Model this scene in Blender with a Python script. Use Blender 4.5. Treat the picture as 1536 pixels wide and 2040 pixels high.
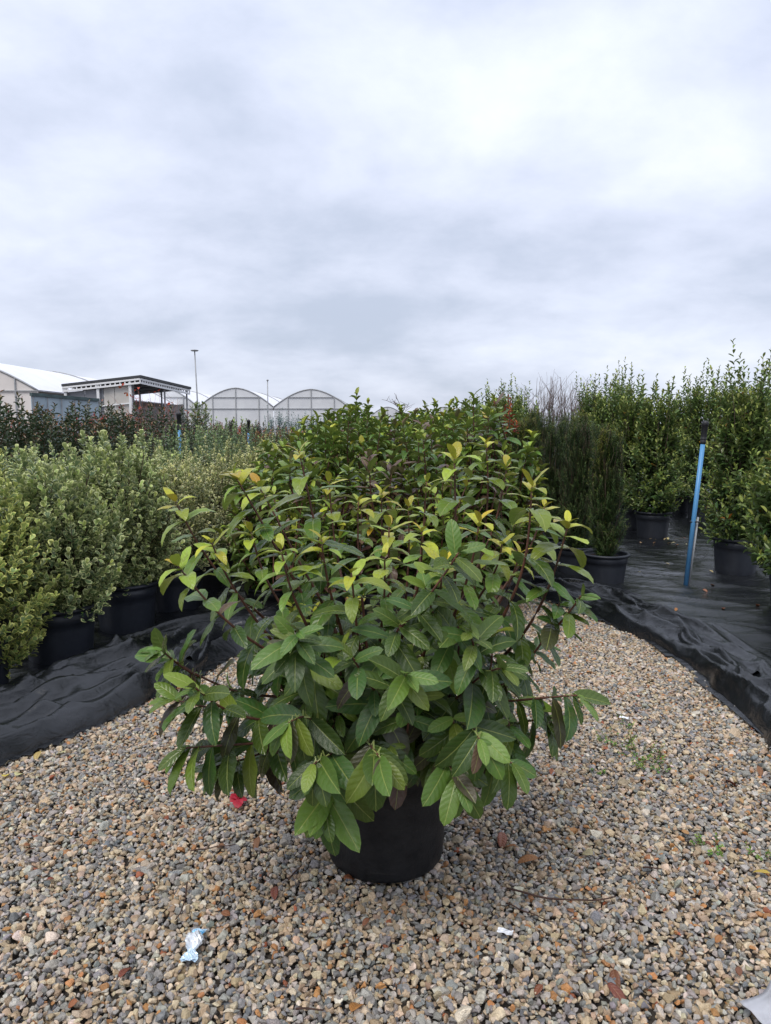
import bpy, bmesh, math, random
import numpy as np
from mathutils import Matrix, Vector

for o in list(bpy.data.objects):
    bpy.data.objects.remove(o)
SC = bpy.context.scene
COL = SC.collection
rng = np.random.default_rng(11)
random.seed(11)
R = math.radians

# ------------------------------------------------------------------ camera
CAM_H, FPX, PITCH = 1.40, 1473.0, R(6.58)
cd = bpy.data.cameras.new("camera")
cd.sensor_fit = 'VERTICAL'; cd.sensor_height = 24.0; cd.lens = 24.0 * FPX / 2040.0
cd.clip_start = 0.05; cd.clip_end = 3000
cam = bpy.data.objects.new("camera", cd); COL.objects.link(cam)
cam.location = (0, 0, CAM_H); cam.rotation_euler = (math.pi / 2 - PITCH, 0, 0)
SC.camera = cam

# ------------------------------------------------------------------ sky and sun
SUN_EL, SUN_AZ = R(58), R(-150)      # direction the light comes from (azimuth from +Y, clockwise)
w = bpy.data.worlds.new("World"); SC.world = w; w.use_nodes = True
nt = w.node_tree; N = nt.nodes; LK = nt.links
for n in list(N): N.remove(n)


def nd(tree, kind, **kw):
    n = tree.nodes.new(kind)
    for k, v in kw.items():
        if k.startswith('i_'):
            n.inputs[k[2:].replace('_', ' ')].default_value = v
        else:
            setattr(n, k, v)
    return n


def math_n(tree, op, a, b=None, c=None, clamp=False):
    n = tree.nodes.new('ShaderNodeMath'); n.operation = op; n.use_clamp = clamp
    for i, v in enumerate((a, b, c)):
        if v is None: continue
        if isinstance(v, (int, float)): n.inputs[i].default_value = v
        else: tree.links.new(v, n.inputs[i])
    return n.outputs[0]


def ramp(tree, fac, stops, interp='LINEAR'):
    n = tree.nodes.new('ShaderNodeValToRGB'); cr = n.color_ramp; cr.interpolation = interp
    while len(cr.elements) < len(stops): cr.elements.new(0.5)
    for e, (p, c) in zip(cr.elements, stops):
        e.position = p; e.color = (*c, 1) if len(c) == 3 else c
    tree.links.new(fac, n.inputs[0])
    return n.outputs[0]


def mix(tree, fac, a, b, mode='MIX'):
    n = tree.nodes.new('ShaderNodeMix'); n.data_type = 'RGBA'; n.blend_type = mode
    for sock, v in ((n.inputs[0], fac), (n.inputs[6], a), (n.inputs[7], b)):
        if isinstance(v, (int, float)): sock.default_value = v
        elif isinstance(v, tuple): sock.default_value = (*v, 1) if len(v) == 3 else v
        else: tree.links.new(v, sock)
    return n.outputs[2]


tc = nd(nt, 'ShaderNodeTexCoord')
sep = nd(nt, 'ShaderNodeSeparateXYZ'); LK.new(tc.outputs['Generated'], sep.inputs[0])
zz = math_n(nt, 'ADD', math_n(nt, 'MAXIMUM', sep.outputs[2], 0.0), 0.34)
cx = math_n(nt, 'DIVIDE', sep.outputs[0], zz); cy = math_n(nt, 'DIVIDE', sep.outputs[1], zz)
cv = nd(nt, 'ShaderNodeCombineXYZ'); LK.new(cx, cv.inputs[0]); LK.new(cy, cv.inputs[1])
mp = nd(nt, 'ShaderNodeMapping'); LK.new(cv.outputs[0], mp.inputs[0])
mp.inputs['Location'].default_value = (10.96, 2.88, 0); mp.inputs['Scale'].default_value = (0.9, 1.0, 1)
n1 = nd(nt, 'ShaderNodeTexNoise', i_Scale=1.15, i_Detail=5.0, i_Roughness=0.50, i_Distortion=0.1)
LK.new(mp.outputs[0], n1.inputs['Vector'])
n2 = nd(nt, 'ShaderNodeTexNoise', i_Scale=3.0, i_Detail=7.0, i_Roughness=0.58, i_Distortion=0.12)
LK.new(mp.outputs[0], n2.inputs['Vector'])
cl = math_n(nt, 'ADD', math_n(nt, 'MULTIPLY', n1.outputs[0], 0.58), math_n(nt, 'MULTIPLY', n2.outputs[0], 0.42))
cloud = ramp(nt, cl, [(0.36, (0.385, 0.43, 0.53)), (0.43, (0.46, 0.50, 0.605)), (0.50, (0.54, 0.575, 0.685)),
                      (0.57, (0.60, 0.64, 0.745)), (0.66, (0.71, 0.725, 0.775))], 'B_SPLINE')
# an overcast dome is brighter towards the zenith
zen = math_n(nt, 'ADD', 0.91, math_n(nt, 'MULTIPLY', math_n(nt, 'MAXIMUM', sep.outputs[2], 0.0), 0.50))
vs = nd(nt, 'ShaderNodeVectorMath', operation='SCALE'); LK.new(cloud, vs.inputs[0]); LK.new(zen, vs.inputs['Scale'])
sky = nd(nt, 'ShaderNodeTexSky'); sky.sky_type = 'NISHITA'; sky.sun_disc = False
sky.sun_elevation = SUN_EL; sky.sun_rotation = SUN_AZ
vsk = nd(nt, 'ShaderNodeVectorMath', operation='SCALE'); LK.new(sky.outputs[0], vsk.inputs[0]); vsk.inputs['Scale'].default_value = 0.08
skyc = mix(nt, 0.90, vsk.outputs[0], vs.outputs[0])
bg = nd(nt, 'ShaderNodeBackground'); LK.new(skyc, bg.inputs[0]); bg.inputs[1].default_value = 1.0
wo = nd(nt, 'ShaderNodeOutputWorld'); LK.new(bg.outputs[0], wo.inputs[0])

sd = bpy.data.lights.new("sun", 'SUN'); sd.energy = 1.5; sd.angle = R(30); sd.color = (1.0, 0.95, 0.87)
sun = bpy.data.objects.new("sun", sd); COL.objects.link(sun)
to_sun = Vector((math.sin(SUN_AZ) * math.cos(SUN_EL), math.cos(SUN_AZ) * math.cos(SUN_EL), math.sin(SUN_EL)))
sun.rotation_euler = to_sun.to_track_quat('Z', 'Y').to_euler(); sun.location = to_sun * 30
SC.view_settings.view_transform = 'Standard'; SC.view_settings.look = 'None'
SC.view_settings.exposure = 0.60; SC.view_settings.gamma = 1.0
SC.cycles.max_bounces = 8; SC.cycles.transparent_max_bounces = 8

# ------------------------------------------------------------------ helpers
PC, PS = math.cos(PITCH), math.sin(PITCH)


def at(px, py, Y):
    u = (px - 768) / FPX; v = (1020 - py) / FPX
    t = Y / (PC + v * PS)
    return np.array((u * t, Y, CAM_H + t * (v * PC - PS)))


def gnd(px, py):
    u = (px - 768) / FPX; v = (1020 - py) / FPX
    t = CAM_H / (PS - v * PC)
    return np.array((u * t, t * (PC + v * PS), 0.0))


def gx(px, Y, z=0.2):
    return (px - 768) / FPX * (Y * PC + (CAM_H - z) * PS)


def tag(o, label, cat=None, group=None, kind=None):
    if label: o['label'] = label
    if cat: o['category'] = cat
    if group: o['group'] = group
    if kind: o['kind'] = kind
    return o


def empty(name, loc, label, cat, group=None, rz=0.0):
    o = bpy.data.objects.new(name, None); COL.objects.link(o)
    o.empty_display_size = 0.1
    o.location = loc; o.rotation_euler = (0, 0, rz)
    return tag(o, label, cat, group)


def obj(name, me, parent=None, mat=None):
    o = bpy.data.objects.new(name, me); COL.objects.link(o)
    if mat is not None and not me.materials: me.materials.append(mat)
    if parent is not None: o.parent = parent
    return o


def mesh_from(name, v, f, smooth=False, mat=None):
    me = bpy.data.meshes.new(name)
    me.from_pydata([tuple(map(float, p)) for p in v], [], [tuple(map(int, q)) for q in f])
    if smooth: me.polygons.foreach_set('use_smooth', np.ones(len(me.polygons), bool))
    if mat: me.materials.append(mat)
    me.update()
    return me


def fast_mesh(name, v, loops, starts, totals, smooth=True):
    me = bpy.data.meshes.new(name)
    me.vertices.add(len(v)); me.vertices.foreach_set('co', np.ascontiguousarray(v, np.float32).ravel())
    me.loops.add(len(loops)); me.loops.foreach_set('vertex_index', np.ascontiguousarray(loops, np.int32))
    me.polygons.add(len(starts)); me.polygons.foreach_set('loop_start', np.ascontiguousarray(starts, np.int32))
    me.polygons.foreach_set('use_smooth', np.full(len(starts), smooth))
    me.update(calc_edges=True)
    return me


def lathe(prof, n=28, wob=0.0, seed=0):
    r = np.random.default_rng(seed); v = []; f = []
    ph = r.uniform(0, 6.28)
    for i, (rad, z) in enumerate(prof):
        for k in range(n):
            a = 2 * math.pi * k / n
            rr = rad * (1 + wob * math.sin(2 * a + ph))
            v.append((rr * math.cos(a), rr * math.sin(a), z))
    for i in range(len(prof) - 1):
        for k in range(n):
            k2 = (k + 1) % n
            f.append((i * n + k, i * n + k2, (i + 1) * n + k2, (i + 1) * n + k))
    return v, f


def tubes(paths, sides=5):
    """paths: list of (points (n,3), radii (n,)) -> verts, faces of all tubes"""
    V = []; F = []; base = 0
    ang = np.arange(sides) * 2 * math.pi / sides
    for pts, rad in paths:
        pts = np.asarray(pts, float); n = len(pts)
        tan = np.gradient(pts, axis=0); tan /= np.linalg.norm(tan, axis=1)[:, None] + 1e-9
        ref = np.where(np.abs(tan[:, 2:3]) > 0.9, np.array([[1.0, 0, 0]]), np.array([[0, 0, 1.0]]))
        a = np.cross(tan, ref); a /= np.linalg.norm(a, axis=1)[:, None] + 1e-9
        b = np.cross(tan, a)
        rad = np.broadcast_to(np.asarray(rad, float), (n,))
        ring = pts[:, None, :] + rad[:, None, None] * (np.cos(ang)[None, :, None] * a[:, None, :] + np.sin(ang)[None, :, None] * b[:, None, :])
        V.append(ring.reshape(-1, 3))
        for i in range(n - 1):
            for k in range(sides):
                k2 = (k + 1) % sides
                F.append((base + i * sides + k, base + i * sides + k2, base + (i + 1) * sides + k2, base + (i + 1) * sides + k))
        F.append(tuple(base + k for k in range(sides))[::-1])
        F.append(tuple(base + (n - 1) * sides + k for k in range(sides)))
        base += n * sides
    return np.concatenate(V), F


def box_mesh(name, sx, sy, sz, mat, bevel=0.0):
    bm = bmesh.new(); bmesh.ops.create_cube(bm, size=1.0)
    for v in bm.verts: v.co = (v.co.x * sx, v.co.y * sy, v.co.z * sz)
    if bevel: bmesh.ops.bevel(bm, geom=bm.edges[:], offset=bevel, segments=1, affect='EDGES')
    me = bpy.data.meshes.new(name); bm.to_mesh(me); bm.free(); me.materials.append(mat)
    return me


def beam(name, p, q, wx, mat, parent, wy=None):
    """a square bar from p to q (coordinates of the parent)"""
    p = Vector(p); q = Vector(q); d = q - p
    me = box_mesh(name, wx, wy or wx, d.length, mat)
    o = obj(name, me, parent)
    o.matrix_basis = Matrix.Translation((p + q) / 2) @ d.to_track_quat('Z', 'Y').to_matrix().to_4x4()
    return o


def panel(name, pts, thick, mat, parent):
    """flat polygon (list of 3D points) thickened along its normal"""
    P = [Vector(p) for p in pts]
    n = (P[1] - P[0]).cross(P[2] - P[0]).normalized() * thick
    k = len(P)
    v = [p for p in P] + [p - n for p in P]
    f = [tuple(range(k)), tuple(range(2 * k - 1, k - 1, -1))]
    for i in range(k):
        j = (i + 1) % k; f.append((i, i + k, j + k, j))
    return obj(name, mesh_from(name, v, f, False, mat), parent)


# vectorised value noise
_perm = rng.random((256, 256))


def vnoise(x, y):
    xi = np.floor(x).astype(int); yi = np.floor(y).astype(int)
    fx = x - xi; fy = y - yi
    fx = fx * fx * (3 - 2 * fx); fy = fy * fy * (3 - 2 * fy)
    a = _perm[xi & 255, yi & 255]; b = _perm[(xi + 1) & 255, yi & 255]
    c = _perm[xi & 255, (yi + 1) & 255]; d = _perm[(xi + 1) & 255, (yi + 1) & 255]
    return (a * (1 - fx) + b * fx) * (1 - fy) + (c * (1 - fx) + d * fx) * fy


def norm(a):
    return a / (np.linalg.norm(a, axis=-1, keepdims=True) + 1e-9)


# ------------------------------------------------------------------ materials
def pmat(name, color, rough=0.5, spec=0.5, noise=0.0, nscale=8.0, bump=0.0, bscale=60.0, color2=None, metallic=0.0, coords='Object', trans=0.0):
    m = bpy.data.materials.new(name); m.use_nodes = True
    t = m.node_tree; b = t.nodes['Principled BSDF']
    b.inputs['Roughness'].default_value = rough; b.inputs['Specular IOR Level'].default_value = spec
    b.inputs['Metallic'].default_value = metallic
    c = nd(t, 'ShaderNodeTexCoord')
    if noise > 0 or color2 is not None:
        n = nd(t, 'ShaderNodeTexNoise', i_Scale=nscale, i_Detail=5.0, i_Roughness=0.6)
        t.links.new(c.outputs[coords], n.inputs['Vector'])
        c2 = color2 if color2 is not None else tuple(x * (1 - noise) for x in color)
        t.links.new(ramp(t, n.outputs[0], [(0.35, color), (0.65, c2)]), b.inputs['Base Color'])
    else:
        b.inputs['Base Color'].default_value = (*color, 1)
    if bump > 0:
        n = nd(t, 'ShaderNodeTexNoise', i_Scale=bscale, i_Detail=4.0, i_Roughness=0.6)
        t.links.new(c.outputs[coords], n.inputs['Vector'])
        bp = nd(t, 'ShaderNodeBump', i_Strength=bump, i_Distance=0.01); t.links.new(n.outputs[0], bp.inputs['Height'])
        t.links.new(bp.outputs[0], b.inputs['Normal'])
    if trans > 0:
        out = t.nodes['Material Output']
        tr = nd(t, 'ShaderNodeBsdfTranslucent'); tr.inputs[0].default_value = (*color, 1)
        ms = nd(t, 'ShaderNodeMixShader'); ms.inputs[0].default_value = trans
        t.links.new(b.outputs[0], ms.inputs[1]); t.links.new(tr.outputs[0], ms.inputs[2])
        t.links.new(ms.outputs[0], out.inputs[0])
    return m


def leaf_mat(name, stops, margin=None, margin_at=0.8, midrib=None, under=None, rough=0.35, trans=0.22, veins=0.0, blotch=None, spec=0.5, jit=0.25):
    """leaf attribute: r = age, g = random, b = position along the leaf, alpha = position across it"""
    m = bpy.data.materials.new(name); m.use_nodes = True
    t = m.node_tree; L = t.links; b = t.nodes['Principled BSDF']
    at_ = nd(t, 'ShaderNodeAttribute', attribute_name='leaf')
    sp = nd(t, 'ShaderNodeSeparateColor'); L.new(at_.outputs['Color'], sp.inputs[0])
    age, rnd, u, v = sp.outputs[0], sp.outputs[1], sp.outputs[2], at_.outputs['Alpha']
    va = math_n(t, 'ABSOLUTE', math_n(t, 'MULTIPLY_ADD', v, 2.0, -1.0))
    c = ramp(t, age, stops)
    tco = nd(t, 'ShaderNodeTexCoord')
    if blotch:
        n = nd(t, 'ShaderNodeTexNoise', i_Scale=blotch[1], i_Detail=3.0, i_Roughness=0.6); L.new(tco.outputs['Object'], n.inputs['Vector'])
        fac = math_n(t, 'MULTIPLY', math_n(t, 'SUBTRACT', n.outputs[0], 0.52, clamp=True), 3.0, clamp=True)
        c = mix(t, math_n(t, 'MULTIPLY', fac, rnd), c, blotch[0])
    hs = nd(t, 'ShaderNodeHueSaturation')
    L.new(c, hs.inputs['Color'])
    L.new(math_n(t, 'MULTIPLY_ADD', rnd, 0.04, 0.48), hs.inputs['Hue'])
    L.new(math_n(t, 'MULTIPLY_ADD', rnd, 2 * jit, 1 - jit), hs.inputs['Value'])
    c = hs.outputs[0]
    if veins > 0:
        ph = math_n(t, 'SUBTRACT', math_n(t, 'MULTIPLY', u, 52.0), math_n(t, 'MULTIPLY', va, 9.0))
        wv = math_n(t, 'SINE', ph)
        vein = math_n(t, 'GREATER_THAN', wv, 0.9)
        c = mix(t, math_n(t, 'MULTIPLY', vein, 0.07), c, (0.30, 0.36, 0.12))
        bp = nd(t, 'ShaderNodeBump', i_Strength=veins, i_Distance=0.004)
        nn = nd(t, 'ShaderNodeTexNoise', i_Scale=70.0, i_Detail=2.0); L.new(tco.outputs['Object'], nn.inputs['Vector'])
        rib = math_n(t, 'MULTIPLY', math_n(t, 'MINIMUM', va, 0.12), 6.0)
        L.new(math_n(t, 'ADD', math_n(t, 'ADD', math_n(t, 'MULTIPLY', wv, -0.25), rib), math_n(t, 'MULTIPLY', nn.outputs[0], 0.7)), bp.inputs['Height'])
        L.new(bp.outputs[0], b.inputs['Normal'])
    if midrib:
        c = mix(t, math_n(t, 'MULTIPLY', math_n(t, 'LESS_THAN', va, 0.05), 0.6), c, midrib)
    if margin:
        e = math_n(t, 'MAXIMUM', va, math_n(t, 'MULTIPLY_ADD', u, 1.0, -0.12))
        nz = nd(t, 'ShaderNodeTexNoise', i_Scale=90.0, i_Detail=1.0); L.new(tco.outputs['Object'], nz.inputs['Vector'])
        e = math_n(t, 'ADD', e, math_n(t, 'MULTIPLY_ADD', nz.outputs[0], 0.2, -0.1))
        ef = math_n(t, 'MULTIPLY', math_n(t, 'SUBTRACT', e, margin_at), 9.0, clamp=True)
        c = mix(t, math_n(t, 'MULTIPLY', ef, margin[1]), c, margin[0])
    if under:
        ge = nd(t, 'ShaderNodeNewGeometry')
        c = mix(t, math_n(t, 'MULTIPLY', ge.outputs['Backfacing'], 0.42), c, under)
    L.new(c, b.inputs['Base Color'])
    L.new(math_n(t, 'MULTIPLY_ADD', rnd, 0.14, rough - 0.07), b.inputs['Roughness'])
    b.inputs['Specular IOR Level'].default_value = spec
    tr = nd(t, 'ShaderNodeBsdfTranslucent'); L.new(mix(t, 0.5, c, (0.35, 0.45, 0.05), 'MULTIPLY'), tr.inputs[0])
    tr2 = nd(t, 'ShaderNodeBsdfTranslucent'); L.new(c, tr2.inputs[0])
    ms = nd(t, 'ShaderNodeMixShader'); ms.inputs[0].default_value = trans
    L.new(b.outputs[0], ms.inputs[1]); L.new(tr2.outputs[0], ms.inputs[2])
    L.new(ms.outputs[0], t.nodes['Material Output'].inputs[0])
    return m


# age: 0 just opened .. 0.85 old, above that purple-brown
M_VIB = leaf_mat('viburnum_leaf', [(0.0, (0.55, 0.30, 0.025)), (0.10, (0.46, 0.42, 0.03)), (0.22, (0.29, 0.36, 0.035)), (0.40, (0.15, 0.225, 0.032)),
                                   (0.60, (0.088, 0.158, 0.024)), (0.80, (0.050, 0.100, 0.019)), (0.88, (0.042, 0.084, 0.018)), (0.95, (0.070, 0.050, 0.034)), (1.0, (0.12, 0.066, 0.048))],
                 margin=((0.26, 0.30, 0.07), 0.5), margin_at=0.97, midrib=(0.30, 0.34, 0.09), under=(0.15, 0.19, 0.06), rough=0.27, trans=0.2, veins=0.3, spec=0.42,
                 blotch=((0.10, 0.075, 0.03), 35.0), jit=0.25)
M_PIT = leaf_mat('variegated_leaf', [(0.0, (0.32, 0.39, 0.08)), (0.4, (0.17, 0.23, 0.08)), (1.0, (0.085, 0.135, 0.055))],
                 margin=((0.62, 0.65, 0.29), 0.9), margin_at=0.66, under=(0.25, 0.31, 0.16), rough=0.4, trans=0.22, jit=0.3)
M_PITY = leaf_mat('cream_variegated_leaf', [(0.0, (0.46, 0.46, 0.10)), (0.4, (0.16, 0.22, 0.07)), (1.0, (0.07, 0.12, 0.055))],
                  margin=((0.70, 0.66, 0.33), 0.95), margin_at=0.60, under=(0.30, 0.34, 0.17), rough=0.4, trans=0.22, jit=0.3)
M_PITG = leaf_mat('yellow_edged_leaf', [(0.0, (0.34, 0.40, 0.08)), (0.4, (0.19, 0.26, 0.065)), (1.0, (0.085, 0.14, 0.045))],
                  margin=((0.68, 0.68, 0.20), 0.9), margin_at=0.66, under=(0.28, 0.33, 0.14), rough=0.4, trans=0.25, jit=0.3)
M_OLV = leaf_mat('olive_green_leaf', [(0.0, (0.26, 0.34, 0.10)), (0.4, (0.13, 0.19, 0.08)), (1.0, (0.07, 0.12, 0.05))],
                 margin=((0.34, 0.40, 0.2), 0.5), margin_at=0.8, under=(0.2, 0.26, 0.14), rough=0.45, trans=0.22, jit=0.3)
M_PHO = leaf_mat('photinia_leaf', [(0.0, (0.22, 0.06, 0.03)), (0.12, (0.16, 0.10, 0.035)), (0.35, (0.055, 0.085, 0.035)), (0.8, (0.030, 0.058, 0.030)), (1.0, (0.11, 0.045, 0.02))],
                 under=(0.10, 0.14, 0.07), rough=0.3, trans=0.15, jit=0.35, spec=0.6)
M_LAU = leaf_mat('bay_leaf', [(0.0, (0.30, 0.33, 0.06)), (0.3, (0.21, 0.27, 0.055)), (0.6, (0.12, 0.18, 0.042)), (0.95, (0.052, 0.105, 0.028)), (1.0, (0.34, 0.15, 0.02))],
                 midrib=(0.2, 0.25, 0.08), under=(0.15, 0.2, 0.085), rough=0.38, trans=0.22, jit=0.3)
M_YEW = leaf_mat('yew_needle', [(0.0, (0.17, 0.17, 0.025)), (0.3, (0.065, 0.10, 0.025)), (1.0, (0.030, 0.058, 0.018))],
                 under=(0.04, 0.07, 0.025), rough=0.55, trans=0.12, jit=0.35, spec=0.25)
M_NAN = leaf_mat('reddish_leaf', [(0.0, (0.35, 0.10, 0.03)), (0.5, (0.16, 0.13, 0.04)), (1.0, (0.07, 0.11, 0.035))], rough=0.45, trans=0.2, jit=0.35)
M_RED = leaf_mat('red_leaf', [(0.0, (0.55, 0.07, 0.03)), (0.5, (0.33, 0.06, 0.03)), (1.0, (0.12, 0.035, 0.03))], rough=0.45, trans=0.25, jit=0.3)
M_GRY = leaf_mat('blue_grey_leaf', [(0.0, (0.26, 0.33, 0.31)), (1.0, (0.13, 0.19, 0.18))], rough=0.6, trans=0.15, jit=0.3)
M_WEED = leaf_mat('weed_leaf', [(0.0, (0.30, 0.40, 0.06)), (1.0, (0.10, 0.22, 0.04))], rough=0.45, trans=0.25, jit=0.3)
M_DEAD = leaf_mat('dead_leaf', [(0.0, (0.50, 0.36, 0.06)), (0.3, (0.45, 0.40, 0.22)), (0.6, (0.30, 0.10, 0.035)), (1.0, (0.12, 0.045, 0.028))],
                  midrib=(0.30, 0.14, 0.06), rough=0.5, trans=0.1, jit=0.3, veins=0.4)

M_STEM = pmat('red_brown_stem', (0.13, 0.05, 0.028), 0.5, 0.4, 0.5, 30, 0.3, 120, color2=(0.065, 0.028, 0.018))
M_WOOD = pmat('grey_brown_stem', (0.11, 0.075, 0.05), 0.7, 0.3, 0.5, 30, 0.3, 120, color2=(0.055, 0.04, 0.03))
M_BARE = pmat('bare_grey_twig', (0.12, 0.085, 0.075), 0.7, 0.3)
M_RTWIG = pmat('bare_pinkish_twig', (0.26, 0.12, 0.10), 0.7, 0.3)
M_POT = pmat('black_plastic_pot', (0.007, 0.0075, 0.009), 0.5, 0.35, 0.5, 14, 0.3, 70, color2=(0.019, 0.019, 0.020))
def scuff(m):
    t = m.node_tree; b = t.nodes['Principled BSDF']; src = b.inputs['Base Color'].links[0].from_socket
    c = nd(t, 'ShaderNodeTexCoord'); mp_ = nd(t, 'ShaderNodeMapping'); mp_.inputs['Scale'].default_value = (6, 6, 45); t.links.new(c.outputs['Object'], mp_.inputs[0])
    n = nd(t, 'ShaderNodeTexNoise', i_Scale=1.0, i_Detail=8.0, i_Roughness=0.75, i_Distortion=1.0); t.links.new(mp_.outputs[0], n.inputs['Vector'])
    f = math_n(t, 'MULTIPLY', math_n(t, 'SUBTRACT', n.outputs[0], 0.60, clamp=True), 5.0, clamp=True)
    t.links.new(mix(t, math_n(t, 'MULTIPLY', f, 0.4), src, (0.12, 0.115, 0.105)), b.inputs['Base Color'])


M_POTG = pmat('dark_grey_plastic_pot', (0.017, 0.020, 0.028), 0.45, 0.45, 0.4, 9, 0.15, 40, color2=(0.024, 0.028, 0.037))
scuff(M_POT); scuff(M_POTG)
M_SOIL = pmat('potting_soil', (0.045, 0.03, 0.022), 0.9, 0.2, 0.5, 60, 1.0, 90, color2=(0.02, 0.015, 0.012))
M_GROUND = pmat('grey_earth', (0.10, 0.088, 0.075), 0.9, 0.2, 0.5, 40, 0.6, 150, color2=(0.055, 0.047, 0.04))

# ------------------------------------------------------------------ leaf templates and foliage builders


def template(ts, ws, nac, curl=0.6, fold=0.25, wave=0.0, petiole=0.0, tip=1.0, seed=0):
    """unit leaf: along +Y, upper face +Z. half width 1 in X (scaled later), returns verts, faces, u, v"""
    r = np.random.default_rng(seed)
    ph = r.uniform(0, 6.28)
    ss = np.linspace(0, 1, 60); ang = curl * (ss - 0.12)
    cy_ = np.concatenate([[0], np.cumsum(np.cos(ang[:-1]))]) / 60; cz_ = -np.concatenate([[0], np.cumsum(np.sin(ang[:-1]))]) / 60
    Y = lambda t: np.interp(t, ss, cy_); Z = lambda t: np.interp(t, ss, cz_)
    V = [(0, 0, 0)]; U = [0.13]; W = [0.5]
    s = np.linspace(-1, 1, nac + 1)
    for t, wd in zip(ts, ws):
        for q in s:
            V.append((q * wd, Y(t), Z(t) + fold * 0.22 * abs(q) * wd - 0.10 * (q * wd) ** 2 + wave * math.sin(t * 11 + ph + (2 if q > 0 else 0)) * abs(q)))
            U.append(0.13 + 0.87 * t); W.append(0.5 + 0.5 * q)
    V.append((0, Y(1.0), Z(1.0))); U.append(1.0); W.append(0.5)
    F = []; k = nac + 1; m = len(ts); last = len(V) - 1
    for j in range(nac): F.append((0, 1 + j + 1, 1 + j))
    F = [(0, 2 + j, 1 + j) for j in range(nac)]
    for i in range(m - 1):
        for j in range(nac):
            a = 1 + i * k + j
            F.append((a, a + 1, a + k + 1, a + k))
    a = 1 + (m - 1) * k
    for j in range(nac): F.append((a + j, a + j + 1, last))
    if petiole > 0:
        b0 = len(V); wq = 0.07
        V += [(-wq, -petiole, 0.01), (wq, -petiole, 0.01), (wq, 0.02, 0.0), (-wq, 0.02, 0.0)]
        U += [0.0, 0.0, 0.1, 0.1]; W += [0.5] * 4
        F.append((b0, b0 + 1, b0 + 2, b0 + 3))
    return np.array(V, float), F, np.array(U), np.array(W)


VT, VW = (0.07, 0.24, 0.47, 0.71, 0.91), (0.46, 0.84, 1.0, 0.86, 0.46)
T_VIB = [template(VT, VW, 4, 0.3, 0.8, 0.012, 0.13, seed=1), template(VT, VW, 4, 0.95, 0.6, 0.014, 0.13, seed=2),
         template(VT, VW, 4, 1.5, 0.7, 0.012, 0.13, seed=3), template(VT, (0.40, 0.78, 1.0, 0.92, 0.54), 4, 0.6, 0.45, 0.022, 0.13, seed=4)]
T_VIBL = [template((0.14, 0.42, 0.74), (0.5, 1.0, 0.72), 2, c, 1.5, 0.01, 0.1, seed=i) for i, c in enumerate((0.3, 0.9, 1.4))]
T_PIT = [template((0.3, 0.62, 0.88), (0.58, 1.0, 0.82), 2, c, 0.8, 0.02, seed=i) for i, c in enumerate((-0.3, 0.2, 0.7))]
T_PITL = [template((0.4, 0.82), (0.7, 0.95), 2, c, 1.2, 0.02, seed=i) for i, c in enumerate((-0.3, 0.2, 0.7))]
T_LAU = [template((0.2, 0.5, 0.78), (0.62, 1.0, 0.7), 2, c, 1.2, 0.015, seed=i) for i, c in enumerate((0.1, 0.5, 0.9))]
T_NEE = [template((0.4,), (1.0,), 2, 0.3, 0.4)]


def frames(d, n):
    d = norm(d); n = n - (n * d).sum(-1, keepdims=True) * d; n = norm(n)
    x = np.cross(d, n)
    return np.stack([x, d, n], axis=-1)     # columns


class Leaves:
    """arrays of leaf positions, directions, upper-face normals, lengths, half widths, ages, randoms"""
    def __init__(s, pos, d, n, ln, wd, age, rnd=None, var=None):
        s.pos, s.d, s.n, s.ln, s.wd, s.age = pos, d, n, ln, wd, np.clip(age, 0, 1)
        s.rnd = rng.random(len(pos)) if rnd is None else rnd
        s.var = rng.integers(0, 1000, len(pos)) if var is None else var

    def sel(s, m):
        return Leaves(s.pos[m], s.d[m], s.n[m], s.ln[m], s.wd[m], s.age[m], s.rnd[m], s.var[m])

    def __len__(s): return len(s.pos)

    @staticmethod
    def join(ls):
        c = lambda k: np.concatenate([getattr(l, k) for l in ls])
        return Leaves(c('pos'), c('d'), c('n'), c('ln'), c('wd'), c('age'), c('rnd'), c('var'))


def bulk(name, lv, temps, mat):
    Vs, Ls, Ts, As = [], [], [], []; base = 0
    fr = frames(lv.d, lv.n)
    for k, (tv, tf, tu, tw) in enumerate(temps):
        m = np.nonzero(lv.var % len(temps) == k)[0]
        if not len(m): continue
        loc = tv[None] * np.stack([lv.wd[m], lv.ln[m], lv.ln[m]], 1)[:, None, :]
        P = np.einsum('nij,nvj->nvi', fr[m], loc) + lv.pos[m][:, None, :]
        nv = len(tv)
        fl = np.concatenate([np.array(f) for f in tf]); ft = np.array([len(f) for f in tf])
        Ls.append((fl[None] + base + (np.arange(len(m)) * nv)[:, None]).ravel()); Ts.append(np.tile(ft, len(m)))
        A = np.empty((len(m), nv, 4), np.float32)
        A[..., 0] = lv.age[m][:, None]; A[..., 1] = lv.rnd[m][:, None]; A[..., 2] = tu[None]; A[..., 3] = tw[None]
        As.append(A.reshape(-1, 4)); Vs.append(P.reshape(-1, 3)); base += len(m) * nv
    V = np.concatenate(Vs); Lp = np.concatenate(Ls); T = np.concatenate(Ts); A = np.concatenate(As)
    st = np.concatenate([[0], np.cumsum(T)[:-1]])
    me = fast_mesh(name, V, Lp, st, T, True)
    at_ = me.attributes.new('leaf', 'FLOAT_COLOR', 'POINT'); at_.data.foreach_set('color', A.ravel())
    me.materials.append(mat)
    return me


_lc = {}


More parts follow.
